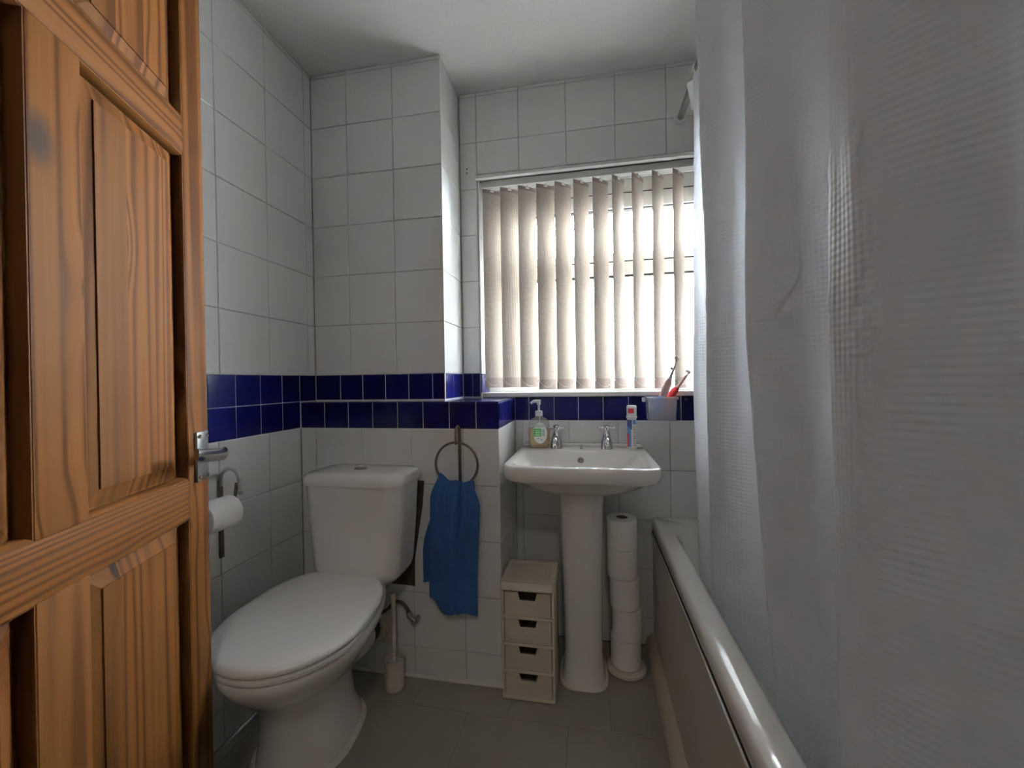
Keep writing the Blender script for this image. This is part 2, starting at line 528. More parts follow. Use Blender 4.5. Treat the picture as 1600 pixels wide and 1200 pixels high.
# ------------------------------------------------------------------ room shell
XL, XR, YW, YF, ZC = -1.1, 0.94, 1.727, 0.05, 2.333
YB, YC = 1.405, 1.498              # lower boxing front, upper alcove wall
BXR, CXR = -0.315, -0.545          # right ends of the boxing and of the upper alcove wall
ZL = 1.012                         # ledge top
WX0, WX1, WZ0, WZ1 = -0.459, 0.70, 1.033, 1.958
T = 0.004                          # tile thickness proud of the wall


def wall(name, label, cat='wall'):
    return lambda mb, m: tag(mb.obj(name, m, smooth=0), label, cat, kind='structure')


tile_cache = {}


def tile_mesh(w_, h_, m, b=0.0022, t=T):
    key = (round(w_, 3), round(h_, 3), m.name, t)
    if key not in tile_cache:
        w_, h_ = key[0] / 2, key[1] / 2
        vs = []
        for ins, z in ((0, -0.001), (0, t - b * 0.55), (b, t)):
            vs += [(-w_ + ins, -h_ + ins, z), (w_ - ins, -h_ + ins, z), (w_ - ins, h_ - ins, z), (-w_ + ins, h_ - ins, z)]
        fs = [(8, 9, 10, 11)]
        for k in (0, 4):
            for i in range(4):
                j = (i + 1) % 4
                fs.append((k + i, k + j, k + 4 + j, k + 4 + i))
        me = bpy.data.meshes.new('tile'); me.from_pydata(vs, [], fs)
        me.materials.append(m)
        me.update()
        tile_cache[key] = me
    return tile_cache[key]


def tiles(parent, org, ud, vd, us, vsz, m, gap=0.0023, name='tile', wob=0.0035, t=T, skip=None):
    ud, vd = Vector(ud), Vector(vd); nd = ud.cross(vd)
    for a, b in zip(us, us[1:]):
        for c, d in zip(vsz, vsz[1:]):
            if skip and skip((a + b) / 2, (c + d) / 2): continue
            if b - a < 0.006 or d - c < 0.006: continue
            me = tile_mesh(b - a - gap, d - c - gap, m, t=t)
            Mx = Matrix((ud, vd, nd)).transposed().to_4x4()
            Mx = Matrix.Translation(Vector(org) + ud * ((a + b) / 2) + vd * ((c + d) / 2)) @ Mx
            Mx = Mx @ Euler((random.uniform(-wob, wob), random.uniform(-wob, wob), 0)).to_matrix().to_4x4()
            link(name, me, parent, mw=Mx)


ROWS_UP = [1.118 + 0.2 * k for k in range(7)] + [ZC]
ROWS_LOW = [0.002, 0.112, 0.312, 0.512, 0.712, 0.914]
BLUE = lambda n, a, b: [a + (b - a) * i / n for i in range(n + 1)]

# left wall
wl = wall('wall_left', 'white tiled left wall with a double band of dark blue tiles')(
    MB().box(XL - 0.1, -0.05, 0, XL - T, YW + 0.1, ZC), M['grout'])
yl = [0.05, 0.256, 0.456, 0.656, 0.856, 1.056, 1.256, 1.456, YC - 0.0002]
tiles(wl, (XL - T, 0, 0), (0, 1, 0), (0, 0, 1), yl, ROWS_UP, M['tile'])
yb = [0.05] + [0.112 + 0.1 * i for i in range(13)] + [YB - 0.0002]
tiles(wl, (XL - T, 0, 0), (0, 1, 0), (0, 0, 1), yb, [0.914, 1.016], M['blue'], name='blue_tile')
tiles(wl, (XL - T, 0, 0), (0, 1, 0), (0, 0, 1), yb + [YC - 0.0002], [1.016, 1.118], M['blue'], name='blue_tile')
tiles(wl, (XL - T, 0, 0), (0, 1, 0), (0, 0, 1), [0.05, 0.25, 0.45, 0.65, 0.85, 1.047, 1.245, YB - 0.0002], ROWS_LOW, M['tile'])

MB().box(XL - 0.01, 0.05, 0.913, XL - T + 0.0022, YC, 1.119).obj('pale_grout', M['grout_light'], wl, smooth=0)

# upper alcove wall (front face and its return towards the window)
wa = wall('wall_alcove', 'white tiled upper wall above the ledge, left of the window')(
    MB().box(XL - 0.05, YC + T, 0.9, CXR - T, YW + 0.1, ZC), M['grout'])
tiles(wa, (0, YC + T, 0), (1, 0, 0), (0, 0, 1), [XL + 0.0002, -0.942, -0.744, CXR], ROWS_UP, M['tile'])
tiles(wa, (0, YC + T, 0), (1, 0, 0), (0, 0, 1), [XL + 0.0002] + [-0.99 + 0.0985 * i for i in range(5)] + [CXR], [ZL + 0.005, 1.118], M['blue'], name='blue_tile')
tiles(wa, (CXR - T, 0, 0), (0, 1, 0), (0, 0, 1), [YC, 1.60, YW - 0.002], [ZL + 0.005, 1.118], M['blue'], name='blue_tile')
tiles(wa, (CXR - T, 0, 0), (0, 1, 0), (0, 0, 1), [YC, YC + 0.2, YW - 0.002], ROWS_UP, M['tile'])
MB().box(XL, YC + T - 0.0022, ZL, CXR - T + 0.0022, YW, 1.119).obj('pale_grout', M['grout_light'], wa, smooth=0)
tag(MB().box(CXR - 0.003, YC - 0.0015, ZL + 0.006, CXR + 0.0015, YC + 0.005, ZC - 0.001, 0.001).obj('trim_1', M['trimwhite'], smooth=0),
    'thin white corner trim on the alcove wall edge', 'trim', kind='structure')

# lower boxing with its ledge
wb = wall('wall_boxing', 'low tiled boxing behind the toilet with a dark blue ledge')(
    MB().box(XL - 0.05, YB + T, 0, BXR - T, YW + 0.1, ZL - T), M['grout'])
colsb = [XL + 0.0002, -1.037, -0.842, -0.646, -0.449, BXR]
rust = [(-0.655, 0.71), (-0.60, 0.51), (-0.70, 0.33)]
tiles(wb, (0, YB + T, 0), (1, 0, 0), (0, 0, 1), colsb, ROWS_LOW, M['tile'])
tiles(wb, (0, YB + T, 0), (1, 0, 0), (0, 0, 1), [XL + 0.0002] + [-0.998 + 0.1 * i for i in range(7)] + [BXR], [0.914, ZL - 0.003], M['blue'], name='blue_tile')
tiles(wb, (BXR - T, 0, 0), (0, 1, 0), (0, 0, 1), [YB, YB + 0.2, YW - 0.002], ROWS_LOW, M['tile'])
tiles(wb, (BXR - T, 0, 0), (0, 1, 0), (0, 0, 1), [YB, 1.485, 1.585, 1.685, YW - 0.002], [0.914, ZL - 0.003], M['blue'], name='blue_tile')
tiles(wb, (0, 0, ZL - T), (1, 0, 0), (0, 1, 0), [XL + 0.0002] + [-0.998 + 0.1 * i for i in range(7)] + [BXR], [YB, YC], M['blue'], name='blue_tile')
tiles(wb, (0, 0, ZL - T), (1, 0, 0), (0, 1, 0), [CXR, -0.498, -0.398, BXR], [YC, 1.60, 1.70, YW - 0.002], M['blue'], name='blue_tile')
MB().box(XL, YB + T - 0.0022, 0.913, BXR - T + 0.0022, YW + 0.003, ZL - T + 0.0022).obj('pale_grout', M['grout_light'], wb, smooth=0)
# bare strip beside and below the cistern where the tiles are cut short
pv = [(-0.70, 0.725), (-0.597, 0.725), (-0.604, 0.64), (-0.628, 0.50), (-0.638, 0.44), (-0.640, 0.335), (-0.73, 0.338), (-0.78, 0.36), (-0.76, 0.6)]
n_ = len(pv)
MB().add([(x, YB + 0.001, z) for x, z in pv] + [(x, YB - 0.00025, z) for x, z in pv],
         [tuple(range(n_, 2 * n_)), tuple(range(n_ - 1, -1, -1))] + [(i, (i + 1) % n_, n_ + (i + 1) % n_, n_ + i) for i in range(n_)]
         ).obj('bare_adhesive_patch', M['backing'], wb, smooth=0)
MB().tube([(XL, YB - 0.001, 0.004), (BXR + 0.001, YB - 0.001, 0.004)], 0.007, 8).obj('sealant', M['sealant'], wb)

# window wall
ww = MB()
ww.box(CXR - 0.05, YW + T, 0, WX0 - T, YW + 0.25, ZC)
ww.box(WX1 + T, YW + T, 0, XR + 0.1, YW + 0.25, ZC)
ww.box(WX0 - T, YW + T, WZ1 + T, WX1 + T, YW + 0.25, ZC)
ww.box(WX0 - T, YW + T, 0, WX1 + T, YW + 0.25, WZ0 - 0.02)
wn = wall('wall_window', 'white tiled wall around the window with one row of dark blue tiles')(ww, M['grout'])
cx_ = [-0.468, -0.2825, -0.0825, 0.1155, 0.3145, 0.514, 0.714, XR]
o_ = (0, YW + T, 0)
tiles(wn, o_, (1, 0, 0), (0, 0, 1), [CXR + 0.002, -0.468], ROWS_UP, M['tile'])
tiles(wn, o_, (1, 0, 0), (0, 0, 1), [CXR + 0.002, -0.502, -0.468], [ZL + 0.005, 1.118], M['blue'], name='blue_tile')
tiles(wn, o_, (1, 0, 0), (0, 0, 1), cx_, [1.978, 2.118, 2.318, ZC], M['tile'])
tiles(wn, o_, (1, 0, 0), (0, 0, 1), [WX1 + 0.012, XR], ROWS_UP[:5] + [1.978], M['tile'])
tiles(wn, o_, (1, 0, 0), (0, 0, 1), [BXR, -0.255] + [-0.148 + 0.101 * i for i in range(11)] + [XR], [0.914, 1.014], M['blue'], name='blue_tile')
tiles(wn, o_, (1, 0, 0), (0, 0, 1), [BXR, -0.285, -0.087, 0.1125, 0.3135, 0.514, 0.714, XR], [0.002, 0.11, 0.31, 0.512, 0.713, 0.914], M['tile'])
MB().box(BXR, YW + T - 0.0022, 0.913, XR, YW + 0.02, 1.012).obj('pale_grout', M['grout_light'], wn, smooth=0)
# left reveal
tiles(wn, (WX0 - T, 0, 0), (0, 1, 0), (0, 0, 1), [YW + 0.002, YW + 0.128], [WZ0, 1.118, 1.318, 1.518, 1.718, 1.918, WZ1 - 0.002], M['tile'], skip=lambda a, b: b < 1.1)
tiles(wn, (WX0 - T, 0, 0), (0, 1, 0), (0, 0, 1), [YW + 0.002, YW + 0.128], [WZ0, 1.118], M['blue'], name='blue_tile')
# two screw holes
MB().lathe([(0.003, 0.0), (0.003, 0.0015)], (-0.512, YW - 0.0014, 2.008), 10, 'y').lathe([(0.003, 0.0), (0.003, 0.0015)], (-0.512, YW - 0.0014, 1.99), 10, 'y').obj('screw_hole', M['dark'], wn)
# small hook stud on the blue row
MB().lathe([(0.006, -0.006), (0.006, 0.0)], (0.376, YW, 1.0), 14, 'y').lathe([(0.0025, -0.008), (0.003, -0.006)], (0.376, YW, 1.0), 10, 'y').obj('wall_plug', M['gasket'], wn)

q = MB()
arc = [(0.022 * math.cos(a), 0.022 * math.sin(a)) for a in [pi / 2 * i / 8 for i in range(9)]]
rg = [[(x, YW + 0.004 - a, 1.954 + b) for a, b in [(0, 0)] + arc] for x in (WX0 - 0.012, -0.287, -0.285, -0.083, -0.081, 0.1145, 0.1165, 0.3135, 0.3155, 0.513, 0.515, WX1 + 0.01)]
q.loft(rg)
tag(q.obj('trim_2', M['trimwhite'], smooth=50), 'white rounded edging tile along the window head', 'trim', kind='structure')

# right wall and front wall (with the doorway the camera stands in)
wr = wall('wall_right', 'white tiled wall along the bath behind the shower curtain')(MB().box(XR + T, -0.05, 0, XR + 0.1, YW + 0.1, ZC), M['grout'])
tiles(wr, (XR + T, 0, 0), (0, -1, 0), (0, 0, 1), [-YW + 0.002 + 0.2 * i for i in range(9)], [0.53, 0.712, 0.914] + [1.118 + 0.2 * k for k in range(7)] + [ZC], M['tile'])
DX0, DX1, DZ = -0.60, 0.19, 2.0
wf = MB()
wf.box(XL - 0.1, -0.05, 0, DX0 - 0.03, 0.05, ZC)
wf.box(DX1 + 0.03, -0.05, 0, XR + 0.1, 0.05, ZC)
wf.box(DX0 - 0.03, -0.05, DZ + 0.03, DX1 + 0.03, 0.05, ZC)
wall('wall_front', 'white plastered wall with the doorway')(wf, M['plaster'])
fr_ = MB()
fr_.box(DX0 - 0.03, -0.055, 0, DX0, 0.055, DZ + 0.03, 0.002).box(DX1, -0.055, 0, DX1 + 0.03, 0.055, DZ + 0.03, 0.002).box(DX0, -0.055, DZ, DX1, 0.055, DZ + 0.03, 0.002)
tag(fr_.obj('trim_3', M['pine'], smooth=0), 'pine lining of the doorway', 'trim', kind='structure')

tag(MB().box(-1.5, -1.7, ZC, 1.1, YW + 0.25, ZC + 0.1).obj('ceiling', M['ceiling'], smooth=0), 'white textured ceiling', 'ceiling', kind='structure')
fl = tag(MB().box(XL - 0.1, -0.0, -0.08, XR + 0.1, YW + 0.2, -0.0012).obj('floor', M['vinyl_joint'], smooth=0), 'dull beige vinyl tile floor', 'floor', kind='structure')
for r_, (y0, y1) in enumerate([(1.28, YW), (0.953, 1.28), (0.626, 0.953), (0.299, 0.626), (0.0, 0.299)]):
    x0 = 0.052 if r_ % 2 == 0 else -0.08
    xs = sorted([x0 + 0.327 * k for k in range(-5, 2) if XL < x0 + 0.327 * k < 0.235] + [XL, 0.235])
    tiles(fl, (0, 0, -0.0012), (1, 0, 0), (0, 1, 0), xs, [y0, y1], M['vinyl'], gap=0.0014, name='floor_tile', wob=0.0, t=0.0012)

# hallway behind the camera, with an unseen lamp added to fill the room
hl = MB()
hl.box(-1.5, -1.6, -0.01, -1.4, 0.05, ZC).box(1.0, -1.6, -0.01, 1.1, 0.05, ZC).box(-1.5, -1.7, -0.01, 1.1, -1.6, ZC).box(-1.4, -0.05, -0.01, XL - 0.1, 0.05, ZC)
wall('wall_hall', 'plain cream hallway walls behind the doorway')(hl, M['plaster'])
tag(MB().box(-1.5, -1.7, -0.08, 1.1, -0.001, -0.002).obj('floor_hall', M['carpet'], smooth=0), 'brown hallway carpet', 'floor', kind='structure')
lampo = empty('added_hall_lamp', 'round fill lamp added unseen in the hallway behind the doorway', 'lamp', (0.15, -0.8, ZC))
MB().lathe([(0.15, 0), (0.15, -0.03), (0.13, -0.035)], n=32).obj('base', M['white_plastic'], lampo)
hm, t_, p_ = nmat('fill_lamp_glass')
p_.inputs['Base Color'].default_value = (0.9, 0.85, 0.78, 1)
p_.inputs['Emission Color'].default_value = (1, 0.80, 0.58, 1)
p_.inputs['Emission Strength'].default_value = 0.6
MB().lathe([(0.13, -0.035), (0.12, -0.06), (0.08, -0.085), (0.002, -0.095)], n=32).obj('shade', hm, lampo)
ld = bpy.data.lights.new('hall_fill_light', 'AREA'); ld.shape = 'DISK'; ld.size = 0.26; ld.energy = HALL_FILL_W; ld.color = (1, 0.93, 0.84)
lo = bpy.data.objects.new('hall_fill_light', ld); lo.location = (0.15, -0.8, ZC - 0.11); COL.objects.link(lo)

# ------------------------------------------------------------------ window
YWF = 1.865
wi = empty('window_1', 'white framed window with clear top vent and frosted lower panes', 'window', (0, 0, 0), kind='structure')
f = MB()
FX0, FX1, FZ0, FZ1 = WX0, WX1, WZ0, WZ1 + 0.004
zt0, zt1 = 1.542, 1.60       # transom
xm = 0.175                    # mullion hidden by slats only in part
f.box(FX0, YWF, FZ0, FX0 + 0.055, YWF + 0.06, FZ1, 0.004)
f.box(FX1 - 0.055, YWF, FZ0, FX1, YWF + 0.06, FZ1, 0.004)
f.box(FX0 + 0.055, YWF, FZ0, FX1 - 0.055, YWF + 0.06, FZ0 + 0.055, 0.004)
f.box(FX0 + 0.055, YWF, 1.902, FX1 - 0.055, YWF + 0.06, FZ1, 0.004)
f.box(FX0 + 0.055, YWF, zt0, FX1 - 0.055, YWF + 0.06, zt1, 0.004)
f.obj('frame', M['upvc'], wi)
v_ = MB()
vx0, vx1, vz0, vz1 = FX0 + 0.06, FX1 - 0.06, zt1 + 0.004, 1.894
v_.box(vx0, YWF - 0.012, vz0, vx0 + 0.062, YWF + 0.045, vz1, 0.004).box(vx1 - 0.062, YWF - 0.012, vz0, vx1, YWF + 0.045, vz1, 0.004)
v_.box(vx0 + 0.062, YWF - 0.012, vz1 - 0.062, vx1 - 0.062, YWF + 0.045, vz1, 0.004).box(vx0 + 0.062, YWF - 0.012, vz0, vx1 - 0.062, YWF + 0.045, vz0 + 0.03, 0.004)
v_.obj('vent_frame', M['upvc'], wi)
g_ = MB()
g_.box(FX0 + 0.055, YWF + 0.002, 1.8945, FX1 - 0.055, YWF + 0.02, 1.9025)
g_.box(FX0 + 0.055, YWF + 0.002, zt1 - 0.001, FX1 - 0.055, YWF + 0.02, zt1 + 0.0045)
g_.box(FX0 + 0.055, YWF + 0.004, zt0 - 0.008, FX1 - 0.055, YWF + 0.03, zt0 + 0.001)
g_.box(vx0 + 0.062, YWF + 0.0, vz1 - 0.067, vx1 - 0.062, YWF + 0.03, vz1 - 0.061)
g_.obj('gasket', M['gasket'], wi, smooth=0)
MB().box(vx0 + 0.055, YWF + 0.022, vz0 + 0.02, vx1 - 0.055, YWF + 0.026, vz1 - 0.055).obj('clear_pane', M['clear'], wi, smooth=0)
MB().box(FX0 + 0.05, YWF + 0.026, FZ0 + 0.05, FX1 - 0.05, YWF + 0.030, zt0 + 0.002).obj('frosted_pane', M['frosted'], wi, smooth=0)
MB().box(WX0 + 0.001, YW - 0.006, WZ0 - 0.019, WX1 - 0.001, YWF + 0.06, WZ0, 0.003).obj('sill', M['upvc'], wi)

# outside: neighbour's cream wall, ground
tag(MB().box(-12, 2.6, -2.9, 12, 20, -2.8).obj('ground', M['ground'], smooth=0), 'grey paving outside the window', 'ground', kind='structure')
nb = empty('neighbour_house', 'ochre house wall seen blurred through the frosted pane', 'house', (-2.3, 6.2, -2.8))
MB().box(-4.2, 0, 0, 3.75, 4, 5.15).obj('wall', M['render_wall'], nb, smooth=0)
MB().add([(-4.4, -0.2, 5.15), (3.95, -0.2, 5.15), (3.95, 4.2, 5.15), (-4.4, 4.2, 5.15), (-4.4, 2, 5.8), (3.95, 2, 5.8)],
         [(0, 1, 5, 4), (3, 4, 5, 2), (0, 4, 3), (1, 2, 5), (0, 3, 2, 1)]).obj('roof', M['roof'], nb, smooth=0)

# ------------------------------------------------------------------ vertical blind
bl = empty('vertical_blind', 'beige fabric vertical blind hanging in the window', 'blind', (0, 1.765, 0))
MB().box(WX0 + 0.012, -0.019, 1.929, WX1 - 0.01, 0.021, 1.9565, 0.002).obj('head_rail', M['railgrey'], bl)
MB().box(WX0 + 0.012, -0.021, 1.9265, WX1 - 0.01, -0.015, 1.9295).box(WX0 + 0.012, 0.015, 1.9265, WX1 - 0.01, 0.022, 1.9295).obj('rail_lip', M['white_plastic'], bl, smooth=0)
edges = [(760, 786), (787, 814.5), (814.5, 840), (840.5, 868.5), (869.7, 894.5), (898, 922), (927.5, 953), (960, 979), (989, 1008), (1019, 1038.5), (1051, 1069)]
phis = [38, 37, 38, 36, 42, 45, 43, 54, 54, 52, 51, 52, 52, 52, 52]
SW = 0.089
slat_x = []
for k in range(14):
    slat_x.append(-0.446 + 0.0784 * k)


def slat_meshes(zb):
    def sheet(z0, z1, mname, off=0.0):
        mb = MB(); nx, nz = 6, 14
        for j in range(nz + 1):
            for i in range(nx + 1):
                u = -0.5 + i / nx
                mb.v.append((u * SW, 0.004 * (u * u * 4 - 0.5) + off, z0 + (z1 - z0) * j / nz))
        for j in range(nz):
            for i in range(nx):
                a = j * (nx + 1) + i
                mb.f.append((a, a + 1, a + nx + 2, a + nx + 1)); mb.mi.append(0)
        me = mb.mesh('slat', M[mname], 60)
        uvl = me.uv_layers.new(name='UVMap')
        for l in me.loops:
            c = me.vertices[l.vertex_index].co
            uvl.data[l.index].uv = (c.x, c.z)
        return me
    return sheet(zb, 1.921, 'slat'), sheet(1.905, 1.9215, 'pocket', -0.0012), sheet(zb - 0.001, zb + 0.042, 'pocket', -0.0012)


sm_cache = {}
hang = MB().box(-0.003, -0.003, 1.918, 0.003, 0.003, 1.93).box(-0.009, -0.0035, 1.912, 0.009, 0.0035, 1.9205, 0.001).mesh('slat_hanger', M['white_plastic'], 0)
for k in range(14):
    zb = 1.056 if k < 3 else 1.0455
    if zb not in sm_cache: sm_cache[zb] = slat_meshes(zb)
    a, b, c = sm_cache[zb]
    ph = math.radians(phis[k])
    # left edge is the nearer one: the slat turns away from the room to the right
    ctr = (slat_x[k] + 0.5 * SW * math.cos(ph), 0.0)
    so = link('slat', a, bl, loc=(ctr[0], ctr[1], 0), rot=(0, 0, ph))
    link('top_pocket', b, so); link('bottom_pocket', c, so); link('slat_hanger', hang, so)
    if k < 13:
        ch = MB()
        p0 = Vector((ctr[0] - 0.5 * SW * math.cos(ph) * 0.98, ctr[1] - 0.5 * SW * math.sin(ph) * 0.98 - 0.003, zb + 0.035))
        p1 = p0 + Vector((0.0784, 0, 0 if k != 2 else -0.008))
        for i in range(17):
            u = i / 16
            pt = p0.lerp(p1, u); pt.z -= 0.026 * (1 - (2 * u - 1) ** 2)
            ch.sphere(pt, 0.0019 if i % 16 else 0.0032, 6)
        ch.obj('bead_chain', M['white_plastic'], bl)

# ------------------------------------------------------------------ panelled pine door
DA = math.radians(22)
DE = Vector((-0.8255, 0.7555, 0))
DW = 0.735
do = empty('door_1', 'pine six-panel door standing open on the left', 'door', DE, 0, kind='structure')
# local x runs from the leading edge to the hinge, local y out of the near face, z up
dxv = Vector((math.sin(DA), -math.cos(DA), 0)); dyv = Vector((math.cos(DA), math.sin(DA), 0))
Md = Matrix((dxv, dyv, Vector((0, 0, 1)))).transposed().to_4x4()
do.matrix_world = Matrix.Translation(DE + Vector((0, 0, 0.005))) @ Md @ Matrix.Rotation(-0.005, 4, 'Y')
DT = 0.034
ST = 0.072
P1 = (ST, 0.322); P2 = (0.403, DW - ST - 0.012)
RZ = [(0.0, 0.20), (0.81, 0.888), (1.548, 1.622), (1.875, 1.965)]
M['pine_stain'] = pine('pine_stained', stain=((0.388, 0.0, 1.395), (0.03, 0.2, 0.045)))
for a, b in ((0.0, ST), (DW - ST, DW)):
    MB().box(a, -DT, 0, b, 0, 1.965, 0.0025).obj('stile', M['pine'], do)
for z0, z1 in RZ:
    MB().box(ST, -DT, z0, DW - ST, 0, z1, 0.0015).obj('rail', M['pine_h'], do)
for i in range(3):
    MB().box(P1[1], -DT, RZ[i][1], P2[0], 0, RZ[i + 1][0], 0.0015).obj('muntin', M['pine_stain'], do)
for i in range(3):
    z0, z1 = RZ[i][1], RZ[i + 1][0]
    for a, b in (P1, (P2[0], DW - ST)):
        pm = MB()
        rect = lambda ins, y: [(a + ins, y, z0 + ins), (b - ins, y, z0 + ins), (b - ins, y, z1 - ins), (a + ins, y, z1 - ins)]
        pm.loft([rect(0.0, -DT + 0.01), rect(0.0, -0.018), rect(0.010, -0.018), rect(0.036, -0.0105), rect(0.0364, -0.0085)], True, True)
        pm.obj('panel', M['pine_panel'], do, smooth=0)
        prof = [(0.0, -0.0185), (0.0, -0.001), (0.002, -0.0012), (0.005, -0.005), (0.0065, -0.012), (0.0075, -0.0185)]
        for q in range(4):
            ml = MB()
            ml.loft([[rect(u, y)[q], rect(u, y)[(q + 1) % 4]] for u, y in prof], False, False, closed=False)
            ml.obj('moulding', M['pine_h'] if q % 2 == 0 else M['pine'], do, smooth=40)
hd = MB().box(-0.0215, 0.0, -0.052, 0.0215, 0.006, 0.052, 0.0015).obj('handle', M['worn_chrome'], do, loc=(0.031, 0.0, 0.93))
lv = MB()
lv.lathe([(0.011, 0.006), (0.0105, 0.012), (0.008, 0.02), (0.0075, 0.04)], (0, 0, 0.004), 16, 'y')
lp = smooth_path([(-0.006, 0.038, 0.004), (0.0, 0.047, 0.004), (0.014, 0.052, 0.004), (0.05, 0.05, 0.006), (0.085, 0.047, 0.010), (0.104, 0.044, 0.014)], 5)
b0 = len(lv.v)
lv.tube(lp, [0.007 + 0.0035 * (0.5 + 0.5 * math.sin(i / len(lp) * 3.0)) for i in range(len(lp))], 12)
for i in range(b0, len(lv.v)):
    v = lv.v[i]; lv.v[i] = (v[0], 0.046 + (v[1] - 0.046) * 0.62, v[2] * 1.25)
lv.obj('lever', M['chrome'], hd)
sc_ = MB().lathe([(0.0045, 0.0), (0.004, 0.0025), (0.002, 0.003)], (0, 0.006, 0), 10, 'y').mesh('screw', M['chrome'])
for x in (-0.015, 0.015):
    for z in (-0.043, 0.043):
        link('screw', sc_, hd, loc=(x, 0, z))

# ------------------------------------------------------------------ toilet
to = empty('toilet', 'white close-coupled toilet with the lid down', 'toilet', (-0.775, 0, 0), 0)


def pan_ring(cx, y0, y1, hw, z, k=0.0, nb=2.6, n=40):
    """egg outline: rounded at the near end (y0), fuller at the far end (y1)"""
    ym = y0 + (y1 - y0) * 0.46; out = []
    for i in range(n):
        a = 2 * pi * i / n
        ca, sa = math.cos(a), math.sin(a)
        if sa < 0:
            x, y = hw * ca, ym + (ym - y0) * sa
        else:
            e = 2 / nb
            x = hw * math.copysign(abs(ca) ** e, ca); y = ym + (y1 - ym) * abs(sa) ** e
            x *= 1 - k * abs(sa)
        out.append((cx + x, y, z))
    return out


# lean of the pan: its tip sits a little right of its back
def lean(ring):
    return [(x - (y - 1.0) * 0.05 - 0.018, y, z) for x, y, z in ring]


pn = MB()
pr = [(-0.058, 0.945, 1.275, 0.133, 0.001), (-0.058, 0.948, 1.273, 0.130, 0.03), (-0.060, 0.955, 1.25, 0.115, 0.08), (-0.060, 0.955, 1.24, 0.112, 0.16),
      (-0.052, 0.93, 1.25, 0.118, 0.215), (-0.034, 0.885, 1.27, 0.136, 0.265), (-0.014, 0.83, 1.29, 0.160, 0.315), (-0.005, 0.79, 1.31, 0.178, 0.36), (0.0, 0.775, 1.32, 0.184, 0.385),
      (0.0, 0.772, 1.325, 0.186, 0.40), (0.0, 0.776, 1.325, 0.183, 0.408), (0.0, 0.80, 1.31, 0.16, 0.410)]
pn.loft([lean(pan_ring(c, a, b, h, z, k=(0.30 if z > 0.3 else 0.1), nb=3.4)) for c, a, b, h, z in pr])
pan = pn.obj('pan', M['ceramic'], to, 60)
# shelf the cistern stands on
MB().loft([rrect(-0.03, 1.27, 0.08, 0.07, 0.03, 0.36), rrect(-0.03, 1.28, 0.118, 0.095, 0.03, 0.395), rrect(-0.032, 1.28, 0.120, 0.1, 0.02, 0.418), rrect(-0.032, 1.28, 0.116, 0.096, 0.02, 0.426)]).obj('cistern_shelf', M['ceramic'], to, 50)
MB().lathe([(0.006, 0), (0.006, 0.004)], (0.031, 1.10, 0.06), 12, 'x').obj('screw_hole', M['dark'], pan, loc=(0, 0, 0))
sl = MB()
for (o, z) in ((-0.008, 0.411), (0.0, 0.414), (0.003, 0.42), (0.0, 0.428)):
    pass
sl.loft([lean(pan_ring(0, 0.772 - o, 1.225, 0.187 + o, z, k=0.27, nb=4.0)) for o, z in ((-0.006, 0.411), (0.002, 0.415), (0.003, 0.423), (-0.004, 0.431))])
sl.obj('seat', M['seat'], to, 50)
ld_ = MB()
ld_.loft([lean(pan_ring(0, 0.766 - o, 1.232 + o * 0.2, 0.194 + o, z, k=0.25, nb=5.0)) for o, z in ((-0.006, 0.4335), (0.001, 0.436), (0.003, 0.442), (0.0, 0.449), (-0.008, 0.4535), (-0.03, 0.4565), (-0.08, 0.458))])
ld_.obj('seat_lid', M['seat'], to, 50)
for x in (-0.075, 0.075):
    MB().lathe([(0.011, -0.02), (0.012, -0.018), (0.012, 0.018), (0.011, 0.02)], (x - 0.03, 1.243, 0.44), 16, 'x').obj('hinge', M['seat'], to)
cs = MB()
cpr = [(0.135, 0.082, 1.300, 0.428), (0.148, 0.090, 1.300, 0.445), (0.155, 0.093, 1.299, 0.47), (0.166, 0.097, 1.298, 0.60), (0.174, 0.100, 1.2975, 0.748)]
cs.loft([rrect(0, cy, hx, hy, 0.05, z, 8) for hx, hy, cy, z in cpr])
cs.obj('cistern', M['ceramic'], to, 50)
cl = MB()
cl.loft([rrect(0, 1.2955, hx, hy, 0.052, z, 8) for hx, hy, z in ((0.172, 0.099, 0.7485), (0.180, 0.106, 0.7495), (0.182, 0.107, 0.757), (0.179, 0.105, 0.774), (0.170, 0.097, 0.783), (0.13, 0.06, 0.787), (0.05, 0.02, 0.788))])
cl.obj('cistern_lid', M['ceramic'], to, 50)
fb = MB().lathe([(0.022, 0.786), (0.022, 0.791), (0.019, 0.793), (0.015, 0.793)], (-0.005, 1.29, 0), 24).obj('flush_button', M['chrome'], to)
MB().lathe([(0.013, 0.793), (0.013, 0.797), (0.011, 0.799)], (-0.005, 1.29, 0), 20).obj('push_plate', M['steel'], fb)
